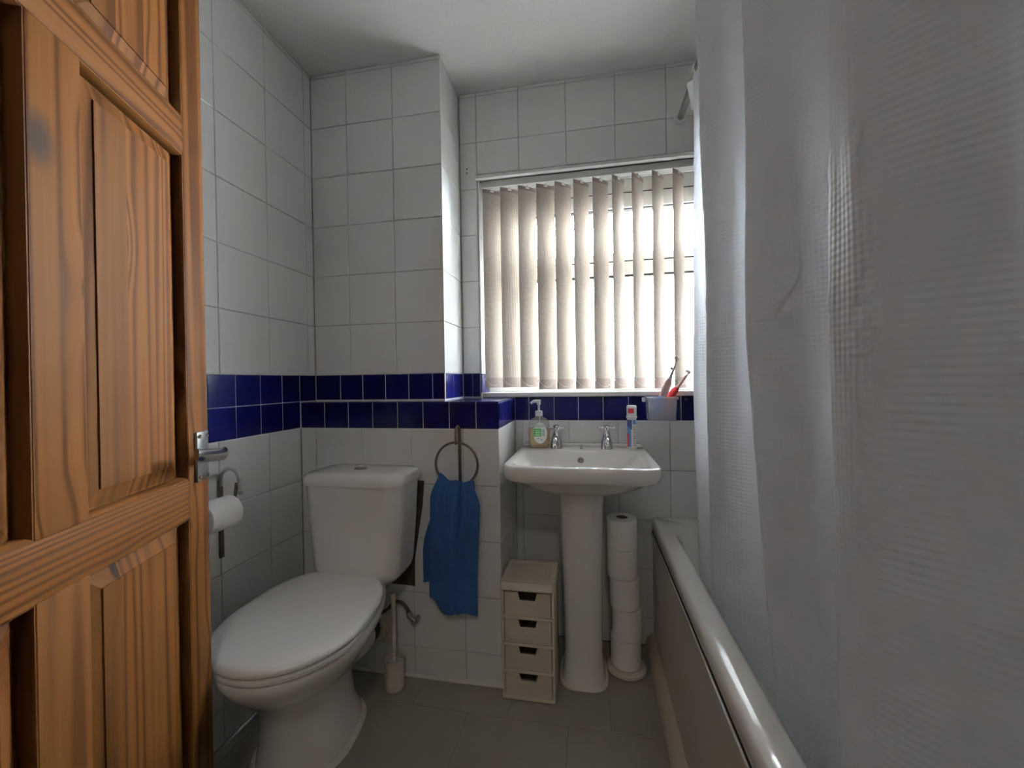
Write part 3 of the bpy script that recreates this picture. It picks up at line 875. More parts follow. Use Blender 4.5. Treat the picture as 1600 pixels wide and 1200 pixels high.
# outlet: spigot, white collar, black seal and pale flange on the wall
MB().tube(smooth_path([(-0.062, 1.18, 0.19), (-0.060, 1.24, 0.19), (-0.06, 1.285, 0.19)], 4), 0.052, 24).obj('outlet', M['ceramic'], to)
MB().lathe([(0.05, 1.262), (0.063, 1.264), (0.066, 1.29), (0.066, 1.33), (0.05, 1.332)], (-0.05, 0, 0.19), 28, 'y').obj('pan_connector', M['white_plastic'], to)
MB().lathe([(0.05, 1.331), (0.066, 1.332), (0.067, 1.358), (0.05, 1.36)], (-0.048, 0, 0.196), 28, 'y').obj('rubber_seal', M['rubber'], to)
MB().lathe([(0.06, 1.359), (0.073, 1.36), (0.077, 1.38), (0.084, 1.390), (0.086, 1.403), (0.06, 1.404)], (-0.046, 0, 0.20), 28, 'y').obj('wall_flange', M['beige'], to)
MB().loft([lean(pan_ring(-0.058, 0.945 - o, 1.275 + o, 0.133 + o, z, k=0.1, nb=3.4)) for o, z in ((0.012, 0.0005), (0.010, 0.005), (-0.001, 0.012))], False, False).obj('sealant', M['sealant'], to)

# flexible water supply with its isolating valve
ws = empty('water_supply_pipe', 'dark braided water pipe with valve, right of the toilet', 'pipe', (-0.70, 1.37, 0.25))
MB().tube(smooth_path([(-0.018, 0.008, 0.20), (-0.018, 0.008, 0.14), (-0.045, 0.006, 0.085), (-0.085, 0.004, 0.035), (-0.080, 0.004, 0.004), (-0.058, 0.004, -0.006), (-0.03, 0.004, 0.013), (-0.005, 0.004, 0.036), (0.022, 0.004, 0.037), (0.042, 0.004, 0.016), (0.050, 0.004, -0.006)], 8), 0.0065, 10).obj('hose', M['dark_steel'], ws)
MB().tube([(0.046, 0.004, 0.006), (0.054, 0.004, -0.014)], 0.0105, 6).obj('nut', M['worn_chrome'], ws)
MB().tube([(0.053, 0.004, -0.012), (0.072, 0.006, -0.026)], 0.0085, 12).tube([(0.072, 0.0, -0.026), (0.072, 0.032, -0.026)], 0.0085, 12).tube([(0.070, 0.004, -0.022), (0.062, -0.004, -0.036)], 0.005, 8).obj('valve', M['worn_chrome'], ws)

# ------------------------------------------------------------------ toilet brush in its pot
bp = empty('toilet_brush_pot', 'cream plastic toilet brush pot on the floor beside the toilet', 'pot', (-0.697, 1.345, 0))
MB().lathe([(0.034, 0.001), (0.0355, 0.004), (0.034, 0.02), (0.0335, 0.06), (0.034, 0.10), (0.035, 0.104), (0.032, 0.104), (0.031, 0.075), (0.030, 0.01)], n=32, cap1=True).obj('pot', M['cream'], bp)
tb = empty('toilet_brush', 'cream toilet brush with upright handle standing in its pot', 'brush', (-0.697, 1.345, 0.012))
MB().lathe([(0.0075, 0.10), (0.0075, 0.29), (0.0085, 0.296), (0.0085, 0.318), (0.006, 0.322)], n=16).obj('handle', M['cream'], tb)
bh = MB()
for i in range(90):
    a = i * 2.399; z = 0.005 + 0.08 * i / 90
    r = 0.026 if z > 0.012 else 0.018
    bh.tube([(0, 0, z), (r * math.cos(a), r * math.sin(a), z + 0.004)], 0.0012, 5)
bh.lathe([(0.006, 0.0), (0.006, 0.10)], n=10)
bh.obj('bristles', M['bristle'], tb)

# ------------------------------------------------------------------ roll holder on the left wall
hx0 = XL + 0.002
rh = empty('toilet_roll_holder', 'tarnished wire toilet roll holder on the left wall', 'holder', (hx0, 1.045, 0.70))
MB().box(-0.001, -0.007, -0.135, 0.005, 0.007, 0.10, 0.0015).obj('wall_bar', M['dark_steel'], rh)
arc_ = [(0.004, 0, 0.08)] + [(0.036 - 0.032 * math.cos(a), 0, 0.10 + 0.034 * math.sin(a)) for a in [pi * i / 14 for i in range(15)]] + [(0.069, 0, 0.085), (0.070, 0.0, 0.072)]
MB().tube(arc_, 0.0052, 10).obj('arch', M['steel'], rh)
MB().sphere((0.071, 0, 0.066), 0.0085, 14).obj('ball_end', M['steel'], rh)
MB().tube([(0.055, 0.004, 0.092), (0.056, -0.002, 0.06), (0.058, -0.006, 0.037), (0.058, -0.03, 0.034), (0.058, -0.13, 0.034), (0.058, -0.134, 0.042)], 0.0045, 10).obj('roll_arm', M['dark_steel'], rh)


def roll_part_meshes(r=0.053, h=0.105):
    a = MB().lathe([(0.021, 0.0), (r - 0.003, 0.0), (r, 0.003), (r, h - 0.003), (r - 0.003, h), (0.021, h)], n=40, cap0=False, cap1=False).mesh('paper', M['paper'], 40)
    b = MB().lathe([(0.0205, 0.002), (0.0215, 0.001), (0.0215, h - 0.001), (0.0205, h - 0.002), (0.0205, 0.002)], n=28, cap0=False, cap1=False).mesh('cardboard_core', M['card'], 40)
    return a, b


pa, pb = roll_part_meshes(0.045, 0.10)
ro = empty('toilet_roll', 'white toilet roll on the wall holder, partly behind the door', 'toilet roll', (hx0 + 0.058, 1.025, 0.7175))
ro.rotation_euler = (pi / 2, 0, 0)
link('paper', pa, ro); link('cardboard_core', pb, ro)

# ------------------------------------------------------------------ towel ring and hand towel
tr = empty('towel_ring', 'dark metal towel ring on a wall bar under the blue ledge', 'towel ring', (-0.459, YB, 0.80))
MB().box(-0.006, -0.006, -0.16, 0.006, -0.001, 0.115, 0.0015).obj('wall_bar', M['dark_steel'], tr)
MB().tube([(0, -0.004, 0.09)] + [(0, -0.025 + 0.021 * math.cos(a), 0.105 + 0.022 * math.sin(a)) for a in [pi * i / 12 for i in range(13)]] + [(0, -0.046, 0.08), (0, -0.044, 0.067), (0, -0.036, 0.068)], 0.0042, 10).obj('hook', M['dark_steel'], tr)
MB().tube([(0.076 * math.sin(2 * pi * i / 48), -0.042, -0.004 + 0.076 * math.cos(2 * pi * i / 48)) for i in range(48)], 0.0042, 10, closed=True).obj('ring', M['dark_steel'], tr)

tw = MB(); NU, NV = 64, 64
sst = lambda t: max(0.0, min(1.0, t)) ** 2 * (3 - 2 * max(0.0, min(1.0, t)))
for j in range(NV + 1):
    v = -1 + 2 * j / NV                      # -1 = back hem, 0 = on the ring, 1 = front hem
    for i in range(NU + 1):
        u = -1 + 2 * i / NU
        topz = 0.742 + 0.026 * max(0, -u) ** 2 + 0.004 * math.cos(u * 7.0)
        if v < 0:
            hem = 0.372 + 0.012 * u
            d = -v * (topz - hem); e = sst(d / 0.30)
            x = (-0.457 + 0.060 * u) * (1 - e) + (-0.537 + 0.062 * u) * e
            y = YB - 0.044 + 0.030 * sst(d / 0.05) - 0.004 * math.sin(u * 6 + 1) * e
        else:
            hem = 0.281 + 0.045 * sst((-u - 0.35) / 0.65) + 0.003 * math.sin(u * 5)
            d = v * (topz - hem); e = sst(d / 0.40)
            hw = 0.060 + 0.027 * sst(d / 0.09)
            x = -0.458 - 0.016 * e + hw * u
            fade = 0.35 + 0.65 * sst(d / 0.06)
            pl = 0.009 * math.sin(u * 4.2 + 0.6 + 0.9 * e) + 0.006 * math.sin(u * 9.5 + 2.4 - 1.8 * e) * (1 - 0.6 * e)
            pl -= 0.022 * math.exp(-((u - 0.22 + 0.12 * e) / 0.085) ** 2) * (1 - 0.45 * e)
            pl -= 0.012 * math.exp(-((u - 0.62 + 0.25 * e) / 0.07) ** 2) * (1 - 0.7 * e)
            y = YB - 0.050 - 0.024 * sst(d / 0.05) - pl * fade + 0.010 * e
            y = min(y, YB - 0.026)
        tw.v.append((x, y, topz - d))
for j in range(NV):
    for i in range(NU):
        a = j * (NU + 1) + i
        tw.f.append((a, a + 1, a + NU + 2, a + NU + 1)); tw.mi.append(0)
two = tag(tw.obj('hand_towel', M['towel'], None, 80), 'navy blue terry hand towel draped through the towel ring', 'towel')
sol = two.modifiers.new('thick', 'SOLIDIFY'); sol.thickness = 0.005; sol.offset = 0
two.modifiers.new('soft', 'SUBSURF').render_levels = 1

# ------------------------------------------------------------------ washbasin
ba = empty('washbasin', 'white pedestal washbasin under the window', 'basin', (-0.035, 0, 0))
ZR = 0.812
bm_ = MB()
rs = [  # (hx, y0, y1, corner, z)  outside from below, over the rim and down into the bowl
    (0.060, 1.44, 1.60, 0.05, 0.684), (0.105, 1.395, 1.66, 0.08, 0.691), (0.155, 1.345, 1.70, 0.09, 0.709), (0.198, 1.305, 1.715, 0.09, 0.733), (0.222, 1.288, 1.7235, 0.08, 0.753),
    (0.236, 1.276, 1.7245, 0.07, 0.759), (0.246, 1.268, 1.7245, 0.062, 0.767), (0.250, 1.264, 1.7245, 0.06, 0.785), (0.250, 1.264, 1.7245, 0.06, 0.800), (0.247, 1.267, 1.7245, 0.058, 0.809), (0.241, 1.273, 1.724, 0.055, ZR),
    (0.222, 1.292, 1.600, 0.05, ZR), (0.212, 1.302, 1.592, 0.05, ZR - 0.006), (0.203, 1.310, 1.585, 0.05, ZR - 0.022), (0.186, 1.325, 1.572, 0.06, ZR - 0.065), (0.150, 1.35, 1.55, 0.07, ZR - 0.098), (0.07, 1.41, 1.50, 0.04, ZR - 0.108)]
bm_.loft([rrect(0, (a + b) / 2, hx, (b - a) / 2, r, z, 8) for hx, a, b, r, z in rs])
bo = bm_.obj('bowl', M['ceramic'], ba, 60)
MB().box(-0.235, 1.688, ZR - 0.004, 0.235, 1.7235, ZR + 0.012, 0.006).obj('upstand', M['ceramic'], ba, 60)
MB().lathe([(0.012, -0.002), (0.012, 0.001), (0.008, 0.002)], (0, 0, 0), 20, 'y').obj('overflow', M['dark_steel'], ba, loc=(-0.002, 1.5772, ZR - 0.035), rot=(0.25, 0, 0))
MB().lathe([(0.006, 0), (0.006, 0.004), (0.0035, 0.006), (0.0035, 0.014)], (0.0, 1.632, ZR), 14).obj('chain_stay', M['steel'], ba)
MB().lathe([(0.024, ZR - 0.109), (0.024, ZR - 0.104), (0.018, ZR - 0.103)], (0, 1.455, 0), 24).obj('waste', M['chrome'], ba)
pd = MB()


def ped_ring(hx, y0, y1, z):
    yc = (y0 + y1) / 2; hy = (y1 - y0) / 2; out = []
    for k in range(32):
        a = 2 * pi * k / 32
        e = 0.62
        x = hx * math.copysign(abs(math.cos(a)) ** e, math.cos(a)); y = hy * math.copysign(abs(math.sin(a)) ** e, math.sin(a))
        out.append((x, yc + y, z))
    return out


pd.loft([ped_ring(h, a, b, z) for h, a, b, z in ((0.080, 1.438, 1.63, 0.001), (0.079, 1.439, 1.63, 0.012), (0.073, 1.45, 1.63, 0.03), (0.069, 1.455, 1.63, 0.10), (0.073, 1.445, 1.64, 0.40), (0.079, 1.43, 1.66, 0.62), (0.085, 1.41, 1.67, 0.700))])
pd.obj('pedestal', M['ceramic'], ba, 60)
MB().loft([ped_ring(0.080 + o, 1.438 - o, 1.63 + o, z) for o, z in ((0.008, 0.0005), (0.006, 0.006), (-0.001, 0.010))], False, False).obj('sealant', M['sealant'], ba)


def tap(x, rotz):
    t = MB()
    t.lathe([(0.024, 0.0), (0.0235, 0.006), (0.021, 0.03), (0.016, 0.048), (0.0125, 0.06), (0.0105, 0.066), (0.0085, 0.068), (0.0085, 0.072)], n=24)
    to_ = t.obj('tap', M['chrome'], ba, loc=(x, 1.638, ZR))
    sp = smooth_path([(0, -0.008, 0.036), (0, -0.03, 0.043), (0, -0.055, 0.041), (0, -0.068, 0.032), (0, -0.07, 0.022)], 5)
    MB().tube(sp, [0.0125 - 0.003 * i / len(sp) for i in range(len(sp))], 14).obj('spout', M['chrome'], to_)
    h = MB()
    h.lathe([(0.009, 0.072), (0.0115, 0.076), (0.0115, 0.086), (0.009, 0.091), (0.003, 0.093)], n=20)
    for k in range(4):
        a = rotz + pi / 2 * k
        dx, dy = math.cos(a), math.sin(a)
        h.tube([(dx * 0.008, dy * 0.008, 0.081), (dx * 0.020, dy * 0.020, 0.081), (dx * 0.026, dy * 0.026, 0.081)], [0.0042, 0.0035, 0.0055], 10)
        h.sphere((dx * 0.029, dy * 0.029, 0.081), 0.0068, 12)
    h.obj('cross_handle', M['chrome'], to_)
    return to_


tap(-0.098, 0.35); tap(0.098, 0.15)

# soap bottle
sb = empty('soap_bottle', 'clear pump bottle of amber hand soap on the basin corner', 'soap bottle', (-0.201, 1.632, ZR + 0.001), 0.06)


def bottle_rings(levels, shrink=0.0):
    return [rrect(0, 0, hx - shrink, hy - shrink, min(hx, hy) * 0.8 - shrink, z, 6) for hx, hy, z in levels]


BLV = [(0.034, 0.018, 0.0), (0.0395, 0.022, 0.003), (0.041, 0.0235, 0.02), (0.0425, 0.024, 0.06), (0.0425, 0.024, 0.092), (0.039, 0.022, 0.108), (0.028, 0.018, 0.119), (0.0155, 0.0148, 0.124), (0.0135, 0.0135, 0.128)]
MB().loft(bottle_rings(BLV)).obj('bottle', M['bottle'], sb, 60)
MB().loft(bottle_rings([(a, b, z) for a, b, z in BLV if z < 0.07] + [(0.0425, 0.024, 0.078)], 0.0022)).obj('liquid_soap', M['soap'], sb, 60, loc=(0, 0, 0.002))
MB().lathe([(0.0145, 0.128), (0.0148, 0.130), (0.0148, 0.146), (0.0135, 0.149), (0.006, 0.150)], n=24).obj('cap', M['white_plastic'], sb)
pu = MB()
pu.lathe([(0.0045, 0.148), (0.0045, 0.172), (0.0075, 0.174), (0.0085, 0.186), (0.007, 0.190)], n=16)
b0 = len(pu.v)
pu.tube(smooth_path([(0.008, -0.002, 0.187), (-0.008, -0.004, 0.188), (-0.022, -0.008, 0.186), (-0.031, -0.011, 0.179)], 4), [0.0062] * 8 + [0.005] * 5, 10)
pu.obj('pump', M['white_plastic'], sb)
MB().tube([(0, 0, 0.01), (0.004, 0, 0.15)], 0.002, 8).obj('dip_tube', M['white_plastic'], sb)


def oval(cx, cz, rx, rz, y, n=28, z0=-9, z1=9):
    pts = [(cx + rx * math.cos(2 * pi * i / n), cz + rz * math.sin(2 * pi * i / n)) for i in range(n)]
    return [(x, y, min(max(z, z0), z1)) for x, z in pts]


def plate(pts, d=0.0006):
    n = len(pts)
    return MB().add(list(pts) + [(x, y + d, z) for x, y, z in pts], [tuple(range(n)), tuple(range(2 * n - 1, n - 1, -1))] + [(i, (i + 1) % n, n + (i + 1) % n, n + i) for i in range(n)])


lb = plate(oval(0.005, 0.062, 0.027, 0.042, -0.0248)).obj('label', M['label'], sb, 0)
gpts = [p for p in oval(0.005, 0.062, 0.027, 0.042, -0.0252) if p[0] < 0.013 and 0.045 < p[2] < 0.082]
plate([(-0.0205, -0.0252, 0.049), (0.010, -0.0252, 0.049), (0.010, -0.0252, 0.080), (-0.0185, -0.0252, 0.080), (-0.0215, -0.0252, 0.066)]).obj('green_panel', M['green_print'], lb, 0)
wl_ = MB()
for z, x0, x1, h in ((0.072, -0.015, 0.004, 0.0022), (0.065, -0.014, -0.004, 0.004), (0.065, -0.002, 0.007, 0.003), (0.057, -0.016, 0.007, 0.0016), (0.0535, -0.015, 0.003, 0.0014)):
    wl_.box(x0, -0.0262, z - h / 2, x1, -0.0256, z + h / 2)
wl_.obj('white_print', M['label'], lb, 0)
gp = MB()
for i in range(7):
    gp.box(0.0125, -0.0257, 0.052 + i * 0.0038, 0.024, -0.025, 0.0542 + i * 0.0038)
for z, x0, x1 in ((0.093, -0.012, 0.02), (0.088, -0.016, 0.024), (0.041, -0.006, 0.002), (0.038, 0.006, 0.016), (0.034, 0.006, 0.014)):
    gp.box(x0, -0.0257, z - 0.0012, x1, -0.025, z + 0.0012)
gp.obj('grey_print', M['grey_print'], lb, 0)

# toothpaste pump dispenser
tp = empty('toothpaste_dispenser', 'upright striped toothpaste dispenser with white cap on the basin', 'toothpaste', (0.158, 1.638, ZR + 0.001), 0.1)
MB().lathe([(0.0185, 0), (0.019, 0.003), (0.019, 0.006), (0.0175, 0.007), (0.0175, 0.118), (0.016, 0.120)], n=32).obj('body', M['label'], tp)


def wrap(r, a0, a1, z0, z1, skew=0.0, n=10):
    mb = MB(); vs = []
    for i in range(n + 1):
        a = math.radians(a0 + (a1 - a0) * i / n)
        for z in (z0 + skew * i / n, z1):
            vs.append((r * math.cos(a), r * math.sin(a), z))
    return mb.add(vs, [(2 * i, 2 * i + 2, 2 * i + 3, 2 * i + 1) for i in range(n)])


wrap(0.01765, 185, 262, 0.078, 0.114).obj('navy_band', M['navy_print'], tp)
wrap(0.0178, 192, 252, 0.010, 0.088, 0.0).obj('blue_band', M['sky_print'], tp)
wrap(0.01795, 185, 222, 0.010, 0.062, 0.0).obj('red_stripe', M['red_print'], tp)
wrap(0.01795, 226, 256, 0.078, 0.090, 0.012).obj('navy_wedge', M['navy_print'], tp)
wrap(0.0178, 272, 318, 0.098, 0.114).obj('blue_block', M['sky_print'], tp)
gm = MB()
for i in range(9):
    z = 0.016 + i * 0.0085
    x = wrap(0.0178, 275, 312 - (i % 3) * 9, z, z + 0.003)
    gm.add(x.v, x.f)
gm.obj('small_print', M['grey_print'], tp)
cp = MB().lathe([(0.018, 0.119), (0.0205, 0.121), (0.0205, 0.127), (0.0185, 0.129), (0.0185, 0.165), (0.0165, 0.168)], n=32).obj('cap', M['white_plastic'], tp)
wrap(0.0187, 215, 285, 0.139, 0.158).obj('red_mark', M['red_print'], cp)

# milky tub with two electric toothbrushes, hung on the wall under the sill
tu = empty('toothbrush_tub', 'milky plastic tub fixed to the blue tiles under the window', 'tub', (0.271, 1.670, 0.923))
ob = [(0.048, 0.042, 0.0), (0.050, 0.045, 0.003), (0.0535, 0.048, 0.08), (0.0595, 0.052, 0.081), (0.0595, 0.052, 0.089), (0.0575, 0.050, 0.090), (0.050, 0.0455, 0.089), (0.047, 0.042, 0.005)]
MB().loft([rrect(0, 0, a, b, 0.016, z, 6) for a, b, z in ob]).obj('tub', M['tub'], tu, 50)
MB().box(-0.064, 0.03, 0.068, -0.054, 0.055, 0.085, 0.002).obj('bracket', M['white_plastic'], tu)


def brush(name, label, base, top, mats, r):
    e_ = empty(name, label, 'toothbrush', base)
    ax = Vector(top) - Vector(base); Ln = ax.length
    Rm = ax.to_track_quat('Z', 'Y').to_matrix().to_4x4()
    def prt(n, prof, m, par):
        return MB().lathe(prof, n=20).xf(Rm).obj(n, m, par, 50)
    bd = prt('handle', [(r * 0.8, 0.0), (r, 0.004), (r * 1.05, Ln * 0.35), (r * 0.9, Ln * 0.55), (r * 0.55, Ln * 0.62)], mats[0], e_)
    prt('grip', [(r * 1.02, 0.003), (r * 1.08, 0.01), (r * 1.09, Ln * 0.30), (r * 1.02, Ln * 0.31)], mats[1], e_)
    prt('neck', [(r * 0.5, Ln * 0.62), (r * 0.36, Ln * 0.72), (r * 0.26, Ln * 0.95), (r * 0.3, Ln)], mats[2], e_)
    side = Rm.to_3x3() @ Vector((-1, 0, 0))
    side = Vector((-0.85, -0.25, 0.35)); side -= ax.normalized() * side.dot(ax.normalized()); side.normalize()
    hc = ax * 0.985
    MB().tube([hc - side * 0.003, hc + side * 0.005], 0.0068, 14).obj('head', mats[2], e_)
    bb = MB()
    u_ = ax.normalized(); v_ = u_.cross(side)
    for i in range(19):
        rr, aa = 0.0056 * math.sqrt(i / 19), i * 2.4
        o = hc + side * 0.005 + u_ * (rr * math.cos(aa)) + v_ * (rr * math.sin(aa))
        bb.tube([o, o + side * 0.009], 0.0009, 5)
    bb.obj('bristles', M['bristle'], e_)
    return e_, ax, side


e1, ax1, sd1 = brush('electric_toothbrush', 'pale pink and white electric toothbrush leaning in the tub', (0.250, 1.660, 0.945), (0.336, 1.664, 1.162), (M['pink_plastic'], M['blue_plastic'], M['white_plastic']), 0.0135)
MB().sphere(ax1 * 0.80 + sd1 * 0.009, 0.0052, 10).tube([ax1 * 0.78, ax1 * 0.80 + sd1 * 0.009], 0.003, 8).obj('colour_ring', M['pink_plastic'], e1)
e2, ax2, sd2 = brush('electric_toothbrush', 'red electric toothbrush leaning in the tub beside the pink one', (0.262, 1.692, 0.948), (0.381, 1.682, 1.108), (M['red_plastic'], M['red_plastic'], M['pink_plastic']), 0.0145)

# ------------------------------------------------------------------ drawer tower
dr = empty('drawer_tower', 'cream plastic tower of four woven-look drawers beside the basin pedestal', 'drawer unit', (-0.2165, 1.356, 0))
DWX, DDY, DH = 0.0915, 0.178, 0.404
bd = MB()
bd.box(-DWX + 0.002, 0.006, 0.0, -DWX + 0.010, DDY, DH - 0.022, 0.001).box(DWX - 0.010, 0.006, 0.0, DWX - 0.002, DDY, DH - 0.022, 0.001).box(-DWX + 0.01, DDY - 0.006, 0.0, DWX - 0.01, DDY, DH - 0.022)
for k in range(4):
    bd.box(-DWX + 0.002, 0.0, 0.002 + 0.0915 * k, DWX - 0.002, DDY - 0.006, 0.011 + 0.0915 * k, 0.002)
bd.obj('body', M['cream'], dr)
tpm = MB().loft([rrect(0, 0.086, hx, hy, 0.014, z, 6) for hx, hy, z in ((0.0905, 0.09, 0.374), (0.0935, 0.093, 0.377), (0.0935, 0.093, 0.397), (0.091, 0.091, 0.403), (0.072, 0.072, 0.403), (0.070, 0.070, 0.399))])
tpo = tpm.obj('top', M['cream'], dr, 40)
MB().box(-0.069, 0.0175, 0.397, 0.069, 0.155, 0.4005).obj('woven_inset', M['cream_weave'], tpo, 0)
dmb = MB()
x1, zt, zb_ = 0.079, 0.0785, 0.0
tx, bx_, nz_ = 0.034, 0.027, 0.052
front = [(-x1, zb_), (x1, zb_), (x1, zt), (tx, zt), (bx_, nz_), (-bx_, nz_), (-tx, zt), (-x1, zt)]
nf_ = len(front)
dmb.add([(x, -0.002, z) for x, z in front] + [(x, 0.004, z) for x, z in front],
        [(0, 1, 4, 5), (1, 2, 3, 4), (0, 5, 6, 7), (8, 13, 12, 9), (9, 12, 11, 10), (8, 15, 14, 13)] + [(i, nf_ + i, nf_ + (i + 1) % nf_, (i + 1) % nf_) for i in range(nf_)])
dmb.box(-x1, 0.004, 0.0, -x1 + 0.003, 0.165, 0.06).box(x1 - 0.003, 0.004, 0.0, x1, 0.165, 0.06).box(-x1 + 0.003, 0.004, 0.0, x1 - 0.003, 0.165, 0.003).box(-x1 + 0.003, 0.16, 0.003, x1 - 0.003, 0.165, 0.06)
dme = dmb.mesh('drawer', M['cream_weave'], 0)
lipm = MB()
lip_path = [(-tx, zt - 0.001), (-bx_, nz_), (bx_, nz_), (tx, zt - 0.001)]
lipm.tube([(x, -0.0025, z) for x, z in lip_path], 0.0026, 8)
lipm.tube([(-x1 + 0.001, -0.0025, zt - 0.001), (-tx, -0.0025, zt - 0.001)], 0.0022, 8).tube([(tx, -0.0025, zt - 0.001), (x1 - 0.001, -0.0025, zt - 0.001)], 0.0022, 8)
lme = lipm.mesh('grip_edge', M['cream'])
for k in range(4):
    o = link('drawer', dme, dr, loc=(0, 0.0065, 0.0125 + 0.0915 * k))
    link('grip_edge', lme, o)

# ------------------------------------------------------------------ spare rolls on a stand
st = empty('toilet_roll_stand', 'cream round-based stand holding the spare toilet rolls', 'stand', (0.122, 1.575, 0))
MB().lathe([(0.068, 0.0005), (0.072, 0.004), (0.071, 0.014), (0.062, 0.02), (0.012, 0.022)], n=40).obj('base', M['cream'], st)
MB().lathe([(0.009, 0.02), (0.009, 0.545), (0.006, 0.55)], n=14).obj('rod', M['cream'], st)
pa, pb = roll_part_meshes(0.0545, 0.109)
rolls = [(-0.002, 0.0, 'spare white toilet roll at the bottom of the stack beside the bath'),
         (0.004, -0.004, 'spare white toilet roll second from the bottom of the stack'),
         (-0.003, -0.003, 'spare white toilet roll in the middle of the stack of five'),
         (-0.0115, 0.002, 'spare white toilet roll second from the top of the stack'),
         (-0.0108, -0.003, 'spare white toilet roll topmost of the stack, its core open')]
r0 = empty('toilet_roll', rolls[0][2], 'toilet roll', (0.122, 1.575, 0.0225), group='spare toilet rolls on the stand')
link('paper', pa, r0); link('cardboard_core', pb, r0)
for k, (dx, dy, lab) in enumerate(rolls):
    o = r0 if k == 0 else dup(r0, (0, 0, 0))
    o.location = (0.122 + dx, 1.575 + dy, 0.0225 + 0.1095 * k)
    o['label'] = lab

# ------------------------------------------------------------------ bath
bt = empty('bath', 'white acrylic bath with beige side panel along the right', 'bath', (0, 0, 0))
BX0, BX1, BY0, BY1, BZ = 0.238, 0.938, 0.06, 1.725, 0.525
cxb, cyb = (BX0 + BX1) / 2, (BY0 + BY1) / 2
hxb, hyb = (BX1 - BX0) / 2, (BY1 - BY0) / 2
tubm = MB()
lv_ = [(hxb - 0.006, hyb - 0.001, 0.02, 0.488), (hxb - 0.001, hyb, 0.02, 0.489), (hxb, hyb, 0.02, 0.495), (hxb, hyb, 0.02, 0.509), (hxb - 0.003, hyb, 0.02, 0.519), (hxb - 0.010, hyb - 0.001, 0.02, BZ),
       (hxb - 0.052, hyb - 0.075, 0.13, BZ), (hxb - 0.062, hyb - 0.085, 0.13, BZ - 0.005), (hxb - 0.072, hyb - 0.096, 0.13, BZ - 0.03), (hxb - 0.10, hyb - 0.16, 0.13, 0.25), (hxb - 0.15, hyb - 0.22, 0.13, 0.15), (hxb - 0.26, hyb - 0.40, 0.08, 0.13)]
tubm.loft([rrect(cxb, cyb, a, b, r, z, 8) for a, b, r, z in lv_], False, True)
tubm.obj('tub', M['acrylic'], bt, 60)
MB().box(BX0 + 0.004, BY0, 0.055, BX0 + 0.012, BY1 - 0.002, 0.489).obj('side_panel', M['panel'], bt, 0)
MB().box(BX0 - 0.002, BY0, 0.458, BX0 + 0.004, BY1 - 0.002, 0.468, 0.001).obj('panel_strip', M['trimwhite'], bt)
MB().box(BX0 + 0.001, BY0, 0.470, BX0 + 0.004, BY1 - 0.002, 0.4725).obj('panel_gap', M['dark'], bt, 0)
tag(MB().loft([[(BX0 + 0.004 - a, y, b + 0.001) for a, b in ((0, 0), (0.034, 0), (0.033, 0.018), (0.026, 0.036), (0.012, 0.050), (0, 0.055))] for y in (BY0, YW - 0.003)]).obj('baseboard_right', M['beige'], smooth=40),
    'beige rounded skirting along the foot of the bath panel', 'baseboard', kind='structure')

# ------------------------------------------------------------------ curtain rail and shower curtain
RX, RZZ = 0.365, 2.106
cr_ = empty('curtain_rail', 'grey metal shower curtain rail fixed to the window wall', 'rail', (RX, 0, RZZ))
MB().tube([(0, 0.05, 0), (0, YW - 0.006, 0)], 0.0125, 18).obj('pole', M['steel'], cr_)
MB().lathe([(0.022, -0.018), (0.024, -0.012), (0.024, -0.001), (0.02, 0.0)], (0, YW, 0), 24, 'y').obj('flange', M['white_plastic'], cr_)

sc = empty('shower_curtain', 'white waffle-weave shower curtain hanging inside the bath', 'curtain', (0, 0, 0))
# plan outlines (far end to near end) at three heights; folds step outward, towards the room
TOP = [(0.350, 1.445), (0.352, 1.39), (0.392, 1.29), (0.345, 1.15), (0.262, 1.06), (0.318, 1.015), (0.398, 0.995), (0.322, 0.936), (0.352, 0.885), (0.398, 0.79), (0.398, 0.70), (0.345, 0.668), (0.336, 0.635), (0.346, 0.59), (0.392, 0.47), (0.40, 0.38), (0.39, 0.25), (0.36, 0.12)]
MID = [(0.338, 1.44), (0.338, 1.39), (0.395, 1.31), (0.35, 1.22), (0.298, 1.13), (0.335, 1.06), (0.412, 1.00), (0.312, 0.897), (0.338, 0.85), (0.405, 0.74), (0.405, 0.665), (0.310, 0.598), (0.292, 0.552), (0.304, 0.500), (0.395, 0.43), (0.405, 0.34), (0.39, 0.22), (0.35, 0.10)]
BOT = [(0.350, 1.44), (0.350, 1.39), (0.42, 1.33), (0.38, 1.29), (0.335, 1.24), (0.375, 1.15), (0.445, 1.00), (0.345, 0.845), (0.365, 0.80), (0.445, 0.72), (0.44, 0.66), (0.345, 0.632), (0.333, 0.60), (0.346, 0.56), (0.43, 0.44), (0.44, 0.34), (0.42, 0.22), (0.38, 0.10)]
ZT_, ZM_, ZB_ = 2.075, 1.15, 0.33
NU, NV = 360, 72
cm = MB(); arclen = [0.0]; prev = None
for i in range(NU + 1):
    t = i / NU * (len(MID) - 1)
    pm_ = crom(MID, t)
    if prev: arclen.append(arclen[-1] + math.dist(prev, pm_))
    prev = pm_
rnd = random.Random(3)
cre = [(rnd.uniform(0, NU), rnd.uniform(0.4, 2.0), rnd.uniform(-0.9, 0.9), rnd.uniform(0.0010, 0.0028), rnd.uniform(5, 14)) for _ in range(26)]
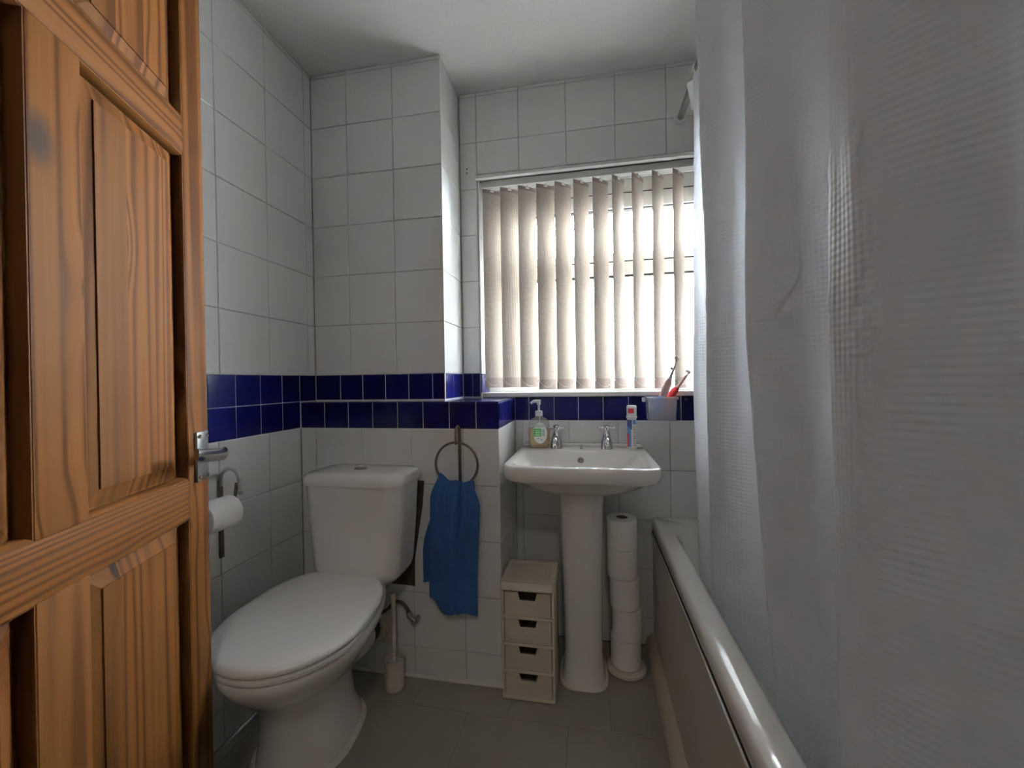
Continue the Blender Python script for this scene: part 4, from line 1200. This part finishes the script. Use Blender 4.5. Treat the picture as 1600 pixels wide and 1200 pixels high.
for j in range(NV + 1):
    z = ZT_ + (ZB_ - ZT_) * j / NV
    for i in range(NU + 1):
        t = i / NU * (len(MID) - 1)
        a, b, c = crom(TOP, t), crom(MID, t), crom(BOT, t)
        if z > ZM_:
            u = (ZT_ - z) / (ZT_ - ZM_); u = u * u * (3 - 2 * u) * 0.35 + u * 0.65
            x, y = a[0] + (b[0] - a[0]) * u, a[1] + (b[1] - a[1]) * u
        else:
            u = (ZM_ - z) / (ZM_ - ZB_)
            x, y = b[0] + (c[0] - b[0]) * u, b[1] + (c[1] - b[1]) * u
        d = 0.0
        for ci, cz, sl_, amp, wd in cre:
            q_ = (z - cz) - sl_ * (i - ci) / NU * 2.0
            fade = math.exp(-((i - ci) / (wd * 2.2)) ** 2)
            d += amp * fade * math.exp(-(q_ / 0.012) ** 2)
        x -= d
        x += 0.0018 * math.sin(z * 5.1 + t * 1.7) + 0.0012 * math.sin(z * 11 + t * 3.1)
        # top hem sags between the hooks
        zz = z - (0.014 * (0.5 - 0.5 * math.cos(t * pi)) * max(0, 1 - j / 6.0))
        cm.v.append((x, y, zz))
for j in range(NV):
    for i in range(NU):
        a = j * (NU + 1) + i
        cm.f.append((a, a + 1, a + NU + 2, a + NU + 1)); cm.mi.append(0)
cme = cm.mesh('sheet', M['curtain'], 0)
cme.polygons.foreach_set('use_smooth', [True] * len(cme.polygons))
uvl = cme.uv_layers.new(name='UVMap')
for l in cme.loops:
    k = l.vertex_index; i, j = k % (NU + 1), k // (NU + 1)
    uvl.data[l.index].uv = (arclen[i], ZT_ + (ZB_ - ZT_) * j / NV)
sheet = link('sheet', cme, sc)
# loose clear corner flap at the far top end
fm = MB()
for j in range(7):
    for i in range(6):
        u, v = i / 5, j / 6
        fm.v.append((0.350 - 0.026 * u * (1 - 0.6 * v), 1.445 - 0.02 * u + 0.01 * v, 2.068 - 0.028 * u - 0.10 * v * (1 - 0.25 * u) + 0.0))
for j in range(6):
    for i in range(5):
        a = j * 6 + i
        fm.f.append((a, a + 1, a + 7, a + 6)); fm.mi.append(0)
fme = fm.mesh('corner_flap', M['curtain'], 80)
uvl = fme.uv_layers.new(name='UVMap')
for l in fme.loops:
    c = fme.vertices[l.vertex_index].co; uvl.data[l.index].uv = (c.x, c.z)
link('corner_flap', fme, sc)
hk = MB().tube([(0.018 * math.sin(a), 0, 0.022 * math.cos(a) - 0.006) for a in [2 * pi * i / 20 for i in range(20)]], 0.0026, 8, closed=True).mesh('curtain_hook', M['white_plastic'])
for y in (1.435, 1.30, 1.14, 0.99, 0.82, 0.66, 0.50, 0.34, 0.18):
    link('curtain_hook', hk, sc, loc=(RX, y, RZZ - 0.004))
